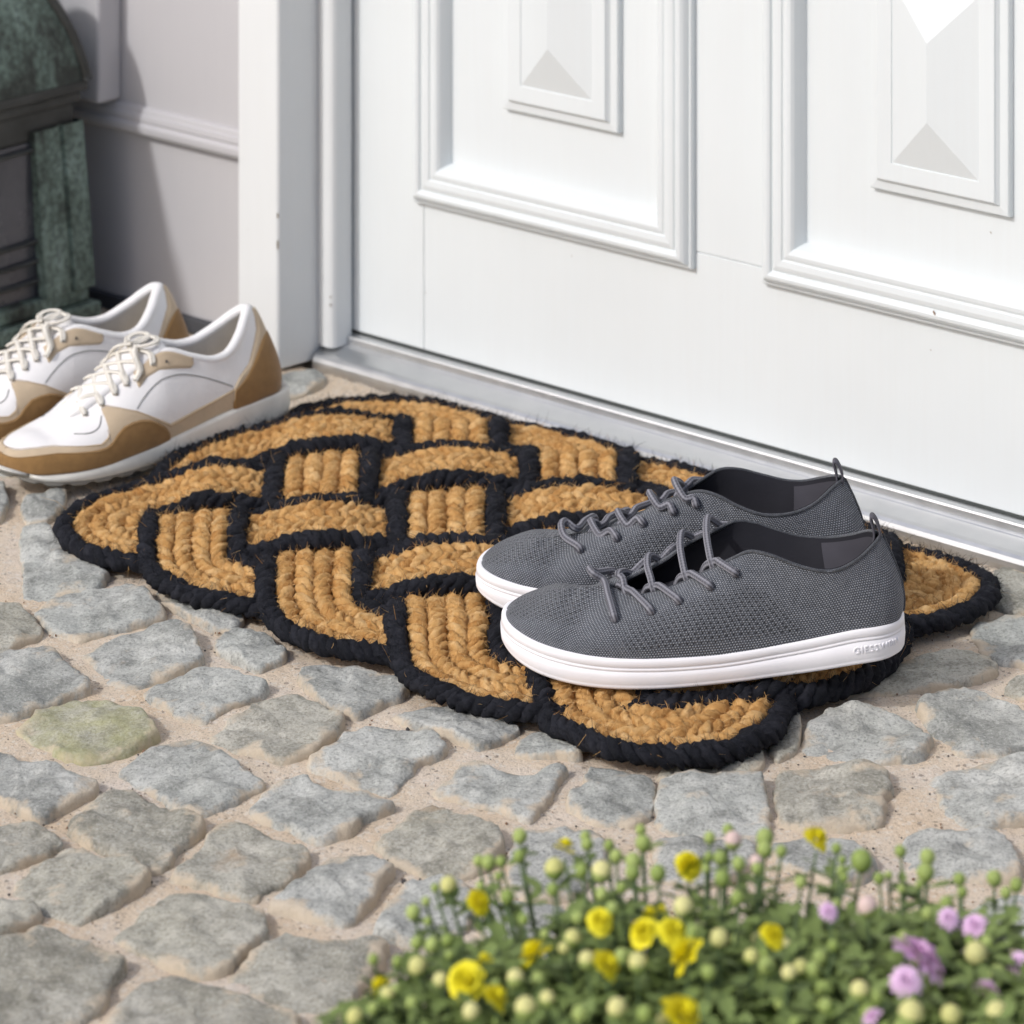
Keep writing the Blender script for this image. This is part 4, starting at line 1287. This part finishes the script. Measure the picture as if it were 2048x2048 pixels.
S_OUT = [(-.0035, 0), (.000, .015), (.016, .0275), (.042, .0345), (.072, .0388), (.108, .0420), (.145, .0455), (.180, .0490), (.208, .0478), (.235, .0415), (.257, .0300), (.270, .0150), (.2745, 0), (.270, -.0140), (.257, -.0265), (.235, -.0370), (.208, -.0425), (.180, -.0435), (.145, -.0400), (.108, -.0365), (.072, -.0345), (.042, -.0315), (.016, -.0255), (.000, -.0140)]


def sneaker(loc, rz, mir, label):
    root = thing('white_sneaker', label, 'sneaker', loc, rz, 'pair of white sneakers beside the lantern')
    mv = np.array([1, mir, 1.0])
    O = sharpen(S_OUT, 180)
    prof = [(.0010, 'b', .0036), (-.0004, 'b', .0052), (-.0010, 'b', .0085), (-.0004, 't', -.0030), (.0006, 't', -.0004), (.0022, 't', .0004), (.0060, 't', -.001)]
    V, Fc, inn = sole_mesh(O, prof, S_zb, S_zt, 1.0)
    weld(mesh_obj('midsole', V * mv, Fc + [list(range(len(O)))], M_MID, root), 1e-6)
    out = [(.020, 'b', .001), (.0060, 'b', 0), (.0018, 'b', .0003), (.0004, 'b', .0015), (.0002, 'b', .0040), (.003, 'b', .0042)]
    V, Fc, _ = sole_mesh(O, out, S_zb, S_zt, 1.0)
    Fc.append(list(range(len(O))))
    V = V.reshape(len(out), len(O), 3)
    notch = (np.sin(np.arange(len(O)) * 2 * math.pi / 6) > .35)
    V[:4, notch, 2] += .0016
    mesh_obj('outsole', V.reshape(-1, 3) * mv, Fc, M_TREAD, root, False)
    zE = lambda E: [(x, y, float(S_zt(x)) - .002) for x, y in E]
    c = [.08, .05, .0, .0, .0, .05, .10, .15, .22, .30, .36, .42, .46, .50, .56, .60, .62, .62, .6]
    dr = [.12, .15, .2, .25, .3, .3, .3, .28, .22, .16, .14, .12, .10, .08, .06, .10, .15, .2, .2]
    bu = [.010, .009, .006, .004, .002, .002, .002, .002, .003, .004, .004, .004, .004, .004, .003, .002, .002, .002, .002]
    ri = [.30, .30, .32, .35, .38, .4, .4, .42, .45, .48, .5, .52, .55, .58, .66, .76, .84, .9, .9]
    ns = 12; nv = 30
    SL = Side(zE(S_E_LAT), S_R_LAT, c, dr, bu, ri, ns); SM = Side(zE(S_E_MED), S_R_MED, c, dr, bu, ri, ns)
    vv = np.linspace(0, 1, nv)
    Vs = []; Fs = []; off = 0; lin = Acc(); rims = []
    tk = 14 * ns
    for S in (SL, SM):
        Gd = S.grid(vv)
        Gd += .0009 * np.stack([fbm(Gd.reshape(-1, 3) + q, 32, 2, 60 + q) for q in range(3)], 1).reshape(Gd.shape) * np.sin(vv * math.pi)[None, :, None]
        k = S.k
        Gd[:, :, 2] -= 0.0022 * np.exp(-((k - 15.0) / .4) ** 2)[:, None] * np.clip(vv[None] * 1.5 - .5, 0, 1)
        Vs.append(Gd.reshape(-1, 3)); Fs.append(grid_faces(S.ns, nv, off=off)); off += S.ns * nv
        nr = S.normals(Gd)
        thick = .0045 + .002 * np.clip((9 - k[:tk + 1]) / 3, 0, 1)
        lin.add((Gd[:tk + 1] - nr[:tk + 1] * thick[:, None, None]).reshape(-1, 3) * mv, grid_faces(tk + 1, nv))
        rims.append(Gd[:tk + 1, -1] - nr[:tk + 1, -1] * (thick / 2)[:, None])
        S.G = Gd; S.N = nr
    up_ = weld(mesh_obj('upper', np.vstack(Vs) * mv, np.vstack(Fs), M_WHITE, root), 2e-5)
    weld(lin.obj('lining', M_CREAM, root, True), 2e-5)
    rim = resample(np.vstack([rims[0][::-1], rims[1][1:]]), 170)
    rr = .0029 + .0016 * np.exp(-((np.arange(170) - 85) / 45.0) ** 2)
    v, f = tube_vf((rim - [0, 0, .0012]) * mv, rr, 9)
    mesh_obj('padded_collar', v, f, M_WHITE, root)
    # insole, tongue
    I = O + inn * .007; I = I[I[:, 0] < .215]
    mesh_obj('insole', np.column_stack([I, S_zt(I[:, 0]) + .002]) * mv, [list(range(len(I)))], M_CREAM, root, False)
    tg = []
    for x, hw, z in ((.2105, .008, .0430), (.196, .0135, .0500), (.178, .0155, .0590), (.160, .017, .0685), (.143, .0185, .0765), (.133, .0195, .0820), (.125, .018, .0850)):
        tg.append([(x, hw * u, z - .003 * abs(u) ** 2) for u in (-1, -.5, 0, .5, 1)])
    tt = mesh_obj('tongue', np.array(tg).reshape(-1, 3) * mv, grid_faces(7, 5), M_WHITE, root)
    md = tt.modifiers.new('thick', 'SOLIDIFY'); md.thickness = .0075; md.offset = -.4

    # overlays, drawn as heights over the length of the shoe
    def vat(S, i, fn):
        """first v at which the shell row i rises above the drawn edge"""
        t = np.linspace(0, 1, 160); P = S.P(i, t)
        g = P[:, 2] - fn(P[:, 0])
        w = np.where(g > 0)[0]
        if len(w) == 0: return 1.0
        j = w[0]
        if j == 0: return 0.0
        return float(t[j - 1] + (t[j] - t[j - 1]) * (-g[j - 1]) / (g[j] - g[j - 1] + 1e-12))

    def patch(name, mat, i0, i1, vlo, vhi, th, nvp=14):
        a = Acc()
        for S in (SL, SM):
            rows = []
            for i in range(i0, min(i1, S.ns - 1) + 1):
                lo, hi = vlo(S, i), vhi(S, i)
                if hi - lo < .004: hi = lo + .004
                e = np.linspace(lo, hi, nvp)
                P = S.P(i, e)
                # take over the relief of the shell below
                n_ = np.column_stack([np.interp(e, vv, S.N[i, :, q]) for q in range(3)])
                D_ = np.column_stack([np.interp(e, vv, S.G[i, :, q] - S.P(i, vv)[:, q]) for q in range(3)])
                o_ = np.full(nvp, th); o_[0] = -.0006; o_[-1] = -.0006
                if hi > .995: o_[-1] = th
                if i in (i0, min(i1, S.ns - 1)) and i not in (0, S.ns - 1): o_[:] = -.0006
                rows.append(P + D_ + n_ * o_[:, None])
            a.add(np.array(rows).reshape(-1, 3) * mv, grid_faces(len(rows), nvp))
        o = a.obj(name, mat, root, True)
        return weld(o, 2e-5)
    fB = lambda x: np.interp(x, [0, .060, .069, .10, .1376, .150, .167, .180, .187, .1915, .1965, .204, .2392, .257, .265, .272], [.048, .0445, .0440, .0385, .0318, .039, .0482, .0520, .0528, .0510, .0345, .0305, .0318, .0300, .0285, .0275])
    fS = lambda x: np.interp(x, [.1366, .1375, .1390, .1430, .1494, .157, .165, .174, .1823, .190, .1950, .200, .208, .24, .257, .265, .272], [.010, .0195, .0245, .0305, .0354, .0395, .0415, .0412, .0395, .0345, .0300, .0275, .0265, .0275, .0262, .0250, .0245])
    patch('side_panel', M_BEIGE, 0, 10 ** 6, lambda S, i: 0.0, lambda S, i: vat(S, i, fB), .0008)
    i9 = next(i for i in range(SL.ns) if SL.P(i, np.array([.15]))[0, 0] > .1372)
    patch('toe_guard', M_SUEDE, i9, 10 ** 6, lambda S, i: 0.0, lambda S, i: vat(S, i, fS), .0018)
    # heel counter: front edge drawn as length over height
    fx = lambda z: np.interp(z, [.02, .0445, .0523, .0595, .0718, .081, .0927, .10], [.0735, .0690, .0608, .0494, .0405, .0330, .0310, .0310])
    def cvhi(S, i):
        t = np.linspace(0, 1, 160); P = S.P(i, t); g = P[:, 0] - fx(P[:, 2])
        w = np.where(g > 0)[0]
        return 1.0 if len(w) == 0 else float(t[w[0]])
    ic = max(i for i in range(SL.ns) if cvhi(SL, i) > .05)
    patch('heel_tab', M_BEIGE, 0, ic, lambda S, i: 0.0, lambda S, i: min(cvhi(S, i), .965), .0018, 18)
    patch('heel_counter', M_SUEDE, 0, ic, lambda S, i: 0.0, lambda S, i: min(cvhi(S, i) * .97, .60 - .0025 * i + .12 * math.sin(i / 14.0)), .0026, 16)
    fE = lambda x: np.interp(x, [.10, .1045, .109, .125, .1385, .150, .158], [.090, .0712, .0672, .0695, .0708, .0668, .0610])
    i5 = next(i for i in range(SL.ns) if SL.R[i, 0] > .1035); i6 = next(i for i in range(SL.ns) if SL.R[i, 0] > .1560)
    patch('eyestay', M_BEIGE, i5, i6, lambda S, i: min(vat(S, i, fE), .93), lambda S, i: .985, .0012, 10)

    # seam line across the quarter, and round the toe box
    def onz(S, i, z):
        t = np.linspace(0, 1, 200); P = S.P(i, t); j = int(np.argmin(np.abs(P[:, 2] - z)))
        n_ = np.array([np.interp(t[j], vv, S.N[i, :, q]) for q in range(3)]); d_ = np.array([np.interp(t[j], vv, S.G[i, :, q]) for q in range(3)])
        return d_ + n_ * .0003
    seams = []
    for S in (SL, SM):
        row = []
        for x, z in ((.070, .0455), (.085, .0530), (.105, .0610), (.122, .0655), (.138, .0650), (.150, .0600), (.160, .0540), (.1665, .0485)):
            i = int(np.argmin(np.abs(S.P_x(z) - x))) if hasattr(S, 'P_x') else min(range(S.ns), key=lambda q: abs(np.interp(z, S.G[q, :, 2], S.G[q, :, 0]) - x))
            row.append(onz(S, i, z))
        seams.append(catmull(row, 5) * mv)
        row = []
        for x, z in ((.1955, .0465), (.2005, .0415), (.206, .0385), (.213, .0372), (.220, .0372)):
            i = min(range(S.ns), key=lambda q: abs(np.interp(z, S.G[q, :, 2], S.G[q, :, 0]) - x))
            row.append(onz(S, i, z))
        seams.append(catmull(row, 5) * mv)
    lace_obj(seams, .00042, M_SEAM, root, name='seam', n=6)
    # rows of stitches just inside the edges of the suede pieces
    dash = Acc()
    for S in (SL, SM):
        for fn, i_a, dv, th in ((fS, i9, .035, .0021), (fB, 0, .03, .0012)):
            row = []
            for i in range(i_a, S.ns - 4):
                v_ = vat(S, i, fn) - dv
                if v_ < .05: continue
                row.append(np.array([np.interp(v_, vv, S.G[i, :, q]) + np.interp(v_, vv, S.N[i, :, q]) * th for q in range(3)]))
            row = np.array(row); L_ = np.sum(np.linalg.norm(np.diff(row, axis=0), axis=1))
            row = resample(row, int(L_ / .0011) * 2)
            for q in range(0, len(row) - 2, 4):
                v_, f_ = tube_vf(row[q:q + 3] * mv, .00035, 4); dash.add(v_, f_)
    st_ = dash.obj('stitching', M_STITCH, root, True); st_['kind'] = 'stuff'
    # laces: flat cream bars, the top ones loose and bunched
    zu = np.array([0, 0, 1.0])
    st = (13.6, 12.7, 11.9, 11.1, 10.3, 9.5)
    def eye(S, s_, v):
        i = int(s_ * ns); return np.array([np.interp(v, vv, S.G[i, :, q]) for q in range(3)]), np.array([np.interp(v, vv, S.N[i, :, q]) for q in range(3)]), S.R[i]
    EL = [eye(SL, s_, .84) for s_ in st]; EM = [eye(SM, s_, .84) for s_ in st]
    runs = []
    for k in range(6):
        for (a, b) in (((EL[k], EM[max(k - 1, 0)])), ((EM[k], EL[max(k - 1, 0)]))):
            pa, na_, ra = a; pb, nb_, rb = b
            mid_ = (ra + rb) / 2
            runs.append(catmull(np.array([pa - na_ * .002, pa + na_ * .0022, ra + zu * .0026, mid_ + zu * (.0032 + .0010 * (k % 2) + (.0008 if a is EL[k] else 0)), rb + zu * .0026, pb + nb_ * .0022, pb - nb_ * .002]), 6) * mv)
    # two bunched loops at the top
    top = (EL[5][2] + EM[5][2]) / 2
    for sg in (1, -1):
        th = np.linspace(0, 2 * math.pi * .9, 12)
        runs.append(np.array([top + np.array([-.004 + .009 * math.cos(t), sg * (.006 + .009 * math.sin(t)), .006 + .004 * math.sin(t * .5)]) for t in th]) * mv)
        runs.append(catmull([top + np.array([.004, sg * .004, .006]), top + np.array([.012, sg * .013, .003]), EL[4][0] * np.array([1, sg, 1]) + np.array([.002, sg * .001, .0035]), EL[4][0] * np.array([1, sg, 1]) + np.array([.008, sg * .004, -.003])], 6) * mv)
    lace_obj(runs, .0027, M_LACE2, root, .45, n=10, up=(0, 0, 1))
    for p, n_, r_ in EL + EM + [eye(SL, 8.6, .80), eye(SM, 8.6, .80)]:
        t1 = np.cross(n_, [1, 0, 0]); t1 /= np.linalg.norm(t1); t2 = np.cross(n_, t1)
        mesh_obj('eyelet', np.array([p + n_ * .0022 + .0013 * (t1 * math.cos(q) + t2 * math.sin(q)) for q in np.linspace(0, 2 * math.pi, 9)[:-1]]) * mv, [list(range(8)), list(range(8))[::-1]], M_SEAM, up_)
    return root


se1 = np.array([-.77822, -.62800]); se2 = np.array([.628, -.77822]); srz = math.atan2(se1[1], se1[0])
SO = np.array([-0.19683919, 3.16431329])
sneaker((SO[0], SO[1], .0085), srz, 1, 'white and caramel sneaker touching the doormat, nearer of the pair')
so2 = SO + se1 * .0243 - se2 * .0975
sneaker((so2[0], so2[1], .0085), srz, -1, 'white and caramel sneaker next to the lantern, partly behind its partner')

# ------------------------------------------------------------------ chrysanthemums in the foreground
BUDS = [('C', 'g', [(940,890,45),(935,1000,40),(710,1025,35),(765,1035,45),(835,1030,35),(1300,890,35),(1310,935,40),(1430,940,35),(1470,1000,40),(1605,855,35),(1620,930,50),(1565,1030,50),(1560,1090,45),(1700,1095,50),(1280,1080,40),(1120,1185,40),(870,1225,45),(720,1165,30),(820,1110,25),(470,1175,25),(420,1250,30),(350,1310,45),(430,1360,30),(960,1350,35),(1260,1340,40),(1390,1210,40),(1500,1175,35),(370,1480,40),(455,1490,45),(540,1465,40),(550,1545,30),(265,1580,35),(130,1570,35),(345,1810,40),(250,1740,35),(1270,1870,45),(1630,1870,45),(130,1840,35),(1890,1430,40),(1450,1290,40),(1075,1430,25)]),
        ('C', 'p', [(1230,1455,50),(500,1685,45),(210,1765,45),(915,1675,50),(670,1860,50),(970,1840,60),(1090,1790,45),(1310,1575,50),(1590,1590,55),(1475,1840,55),(30,1890,50),(1840,1290,50),(1180,1510,36),(1130,1070,60),(1390,1085,60),(545,1160,52),(375,1610,55)]),
        ('D', 'g', [(185,970,35),(280,930,35),(470,970,50),(470,1030,45),(555,1040,35),(840,1025,32),(970,1090,60),(870,1085,25),(865,1140,30),(880,1175,25),(655,1200,35),(1060,1180,35),(1110,1165,25),(1170,1040,35),(1310,1070,45),(1300,1150,50),(1270,1210,25),(1475,1185,38),(1490,1250,32),(1655,1180,45),(1770,1215,40),(1715,1255,35),(1175,1235,22),(840,1310,28),(330,1280,40),(250,1180,45),(430,1130,35),(180,1070,30),(240,1075,40),(335,1105,40),(165,1130,25),(100,1460,40),(180,1665,40),(825,1525,32),(1410,1310,40),(1310,1360,35),(1590,1390,30),(1185,1480,35),(1620,1510,35),(1530,1500,30)]),
        ('D', 'p', [(50,1330,55),(235,1490,50),(400,1585,42),(595,1670,42),(1560,1570,60),(960,1760,50),(1225,1880,65),(1430,1890,55),(1670,1880,60)]),
        ('D', 'k', [(305,985,50),(1000,1325,55),(425,1095,40)])]
YEL = [('C', [(710,1255,70),(1185,955,65),(1870,1050,75),(1380,1360,70),(1025,1550,95),(745,1580,55),(640,1690,95),(800,1780,75),(1415,1600,80),(1620,1420,80),(1780,1420,80),(1660,1320,50),(1720,1300,40),(1860,1550,100),(1830,1880,110),(170,1720,64)]),
       ('D', [(735,975,70),(75,1115,70),(510,1475,65)])]
PINK = [('D', [(1270,1590,185),(1200,1710,95),(1620,1745,78),(800,1350,62),(1420,1385,70),(1555,1425,85),(1770,1610,75),(1020,1890,66)])]

PC_Y = np.array([0.085, 1.79]); PC_K = np.array([0.205, 1.80])


def flower_pos(cr, x, y):
    ox, oy, s = CR[cr]
    px, py = ox + s * x, oy + s * y
    z = 0.205 - 0.040 * ((px - 1420) / 800.0) ** 2 - 0.008 * max(0, (1800 - py) / 200.0)
    return at(px, py, max(z, .07))


def bud_mesh(mat, mat2):
    V = []; n = 10
    prof = [(0.0, -1.0), (.45, -.92), (.85, -.55), (1.0, -.05), (.92, .40), (.68, .74), (.35, .93), (.0, 1.0)]
    for r, z in prof:
        V += [(r * math.cos(k * 2 * math.pi / n) * (1 + .05 * (k % 2)), r * math.sin(k * 2 * math.pi / n) * (1 + .05 * (k % 2)), z) for k in range(n)]
    Fc = grid_faces(len(prof), n, False, True)[:, ::-1]
    mi = [0 if (k // n) < 3 else 1 for k in range(len(Fc))]
    # faces are ordered ring by ring
    me = bpy.data.meshes.new('bud'); me.from_pydata(V, [], Fc.tolist()); me.materials.append(mat); me.materials.append(mat2)
    me.polygons.foreach_set('material_index', np.array(mi, np.int32)); me.polygons.foreach_set('use_smooth', np.ones(len(mi), bool)); me.update()
    return me


def bloom_mesh(mat, rings, name):
    """rings of petals: (count, length, width, elevation)"""
    a = Acc()
    for cnt, L, wd, el, z0 in rings:
        for k in range(cnt):
            ph = k * 2 * math.pi / cnt + RNG.uniform(-.1, .1) + el
            e = el + RNG.uniform(-.12, .12)
            pts = []
            for t, w in ((0, .35), (.35, .8), (.7, 1.0), (.92, .7), (1.0, .2)):
                rr = .12 + L * t * math.cos(e + .35 * t); zz = z0 + L * t * math.sin(e - .3 * t)
                for sgn in (-1, 0, 1):
                    lat = sgn * wd * w * .5
                    pts.append((rr * math.cos(ph) - lat * math.sin(ph), rr * math.sin(ph) + lat * math.cos(ph), zz + (.06 if sgn else 0)))
            a.add(pts, grid_faces(5, 3))
    V = np.vstack(a.V)
    me = bpy.data.meshes.new(name); me.from_pydata(V.tolist(), [], a.F); me.materials.append(mat)
    me.polygons.foreach_set('use_smooth', np.ones(len(a.F), bool)); me.update()
    return me


BM = {'g': bud_mesh(M_BUD, M_BUD), 'p': bud_mesh(M_BUD, M_BUDP), 'k': bud_mesh(M_BUD, M_PALEP)}
YB = bloom_mesh(M_YEL, [(14, .90, .50, .25, -.1), (13, .78, .45, .50, .08), (11, .60, .40, .70, .18), (9, .42, .34, .85, .30), (7, .25, .26, .9, .42), (4, .10, .2, .9, .5)], 'bloom')
KB = bloom_mesh(M_PINK, [(13, 1.0, .30, .12, -.05), (12, .85, .28, .32, .05), (10, .58, .26, .55, .12), (8, .35, .22, .8, .2), (5, .15, .2, .9, .28)], 'bloom')


def inst(me, name, p, r, parent, tilt=.35):
    o = bpy.data.objects.new(name, me); COL.objects.link(o)
    o.location = p; o.scale = (r, r, r * 1.05)
    o.rotation_euler = (RNG.uniform(-tilt, tilt) + (.72 if name == 'bloom' else 0), RNG.uniform(-tilt, tilt), RNG.uniform(0, 6.28)); o.parent = parent
    return o


def leaf_pts(L, Wd):
    """lobed leaf outline as a strip of three columns"""
    rows = []
    for t, w in ((0, .10), (.2, .34), (.3, .26), (.45, .62), (.55, .48), (.72, .66), (.84, .40), (1, .04)):
        for sgn in (-1, 0, 1):
            rows.append((L * t, sgn * Wd * w, -.12 * L * t * t + (.05 * L if sgn else 0)))
    return np.array(rows)


def plant(name, label, centre, items, bl_mesh, cat='flowers', nleaf=900, extra=40, rad=.22, bmats='g'):
    root = thing(name, label, cat, (0, 0, 0))
    st = Acc(); lf = Acc()
    heads = []
    for kind, p, r in items:
        if kind == 'bloom': inst(bl_mesh, 'bloom', p, r, root, .2)
        else: inst(BM[kind], 'bud', p, r, root)
        heads.append((p, r))
    for k in range(extra):
        a = RNG.uniform(0, 2 * math.pi); rr = rad * math.sqrt(RNG.uniform(0.05, 1))
        p = np.array([centre[0] + rr * math.cos(a), centre[1] + .75 * rr * math.sin(a), .196 - .06 * (rr / rad) ** 2 + RNG.uniform(-.02, .004)])
        inst(BM['g' if RNG.random() < .8 else 'p'], 'bud', p, RNG.uniform(.0024, .0046), root); heads.append((p, .003))
    for p, r in heads:
        base = np.array([centre[0] + (p[0] - centre[0]) * .25 + RNG.uniform(-.015, .015), centre[1] + (p[1] - centre[1]) * .25 + RNG.uniform(-.015, .015), .0])
        mid = base * .45 + p * .55; mid[2] = p[2] * .5
        m2 = base * .12 + p * .88; m2[2] = p[2] * .84
        P = catmull([base, mid, m2, p - np.array([0, 0, r * .8])], 4)
        v, f = tube_vf(P, np.linspace(.0013, .0008, len(P)), 5, caps=False); st.add(v, f)
        for q in range(8):
            t = RNG.uniform(.42, .98); i = int(t * (len(P) - 1)); o_ = P[i]
            a = RNG.uniform(0, 2 * math.pi); L = RNG.uniform(.010, .024) * (1.30 - t * .75); e = RNG.uniform(-.3, .7)
            X = np.array([math.cos(a) * math.cos(e), math.sin(a) * math.cos(e), math.sin(e)]); Yv = np.array([-math.sin(a), math.cos(a), 0]); Zv = np.cross(X, Yv)
            lp = leaf_pts(L, L * .42); lf.add(o_ + lp @ np.array([X, Yv, Zv]), grid_faces(8, 3))
    for k in range(nleaf):
        a = RNG.uniform(0, 2 * math.pi); rr = rad * .86 * RNG.uniform(0, 1) ** .55
        hmax = .184 * (1 - .16 * (rr / rad) ** 4)
        o_ = np.array([centre[0] + rr * math.cos(a), centre[1] + .75 * rr * math.sin(a), hmax * (1 - .55 * RNG.random() ** 1.6)])
        a = RNG.uniform(0, 2 * math.pi); L = RNG.uniform(.008, .019); e = RNG.uniform(-.4, .8)
        X = np.array([math.cos(a) * math.cos(e), math.sin(a) * math.cos(e), math.sin(e)]); Yv = np.array([-math.sin(a), math.cos(a), 0]); Zv = np.cross(X, Yv)
        lf.add(o_ + leaf_pts(L, L * .40) @ np.array([X, Yv, Zv]), grid_faces(8, 3))
    s_ = st.obj('stems', M_STEM, root, True); s_.name = 'stem'; s_['kind'] = 'stuff'
    l_ = lf.obj('foliage', M_LEAF, root, True); l_['kind'] = 'stuff'
    return root


ity, itk = [], []
for cr, kd, pts in BUDS:
    for x, y, s in pts:
        p = flower_pos(cr, x, y); r = max(.0022, (s * CR[cr][2] - 2) / 3800.0)
        (itk if (cr == 'D' and x > 1050) or kd == 'k' else ity).append((kd, p, r))
for cr, pts in YEL:
    for x, y, s in pts:
        ity.append(('bloom', flower_pos(cr, x, y), (s * CR[cr][2] - 3) / 4000.0 * 1.4))
for cr, pts in PINK:
    for x, y, s in pts:
        itk.append(('bloom', flower_pos(cr, x, y), (s * CR[cr][2] - 3) / 4000.0 * 0.98))
plant('chrysanthemum', 'chrysanthemum with open yellow flowers and many green buds in the foreground', PC_Y, ity, YB, 'flowers', 8500, 220, .205)
plant('chrysanthemum', 'chrysanthemum with lilac pink flowers at the lower right corner', PC_K, itk, KB, 'flowers', 7000, 180, .18)
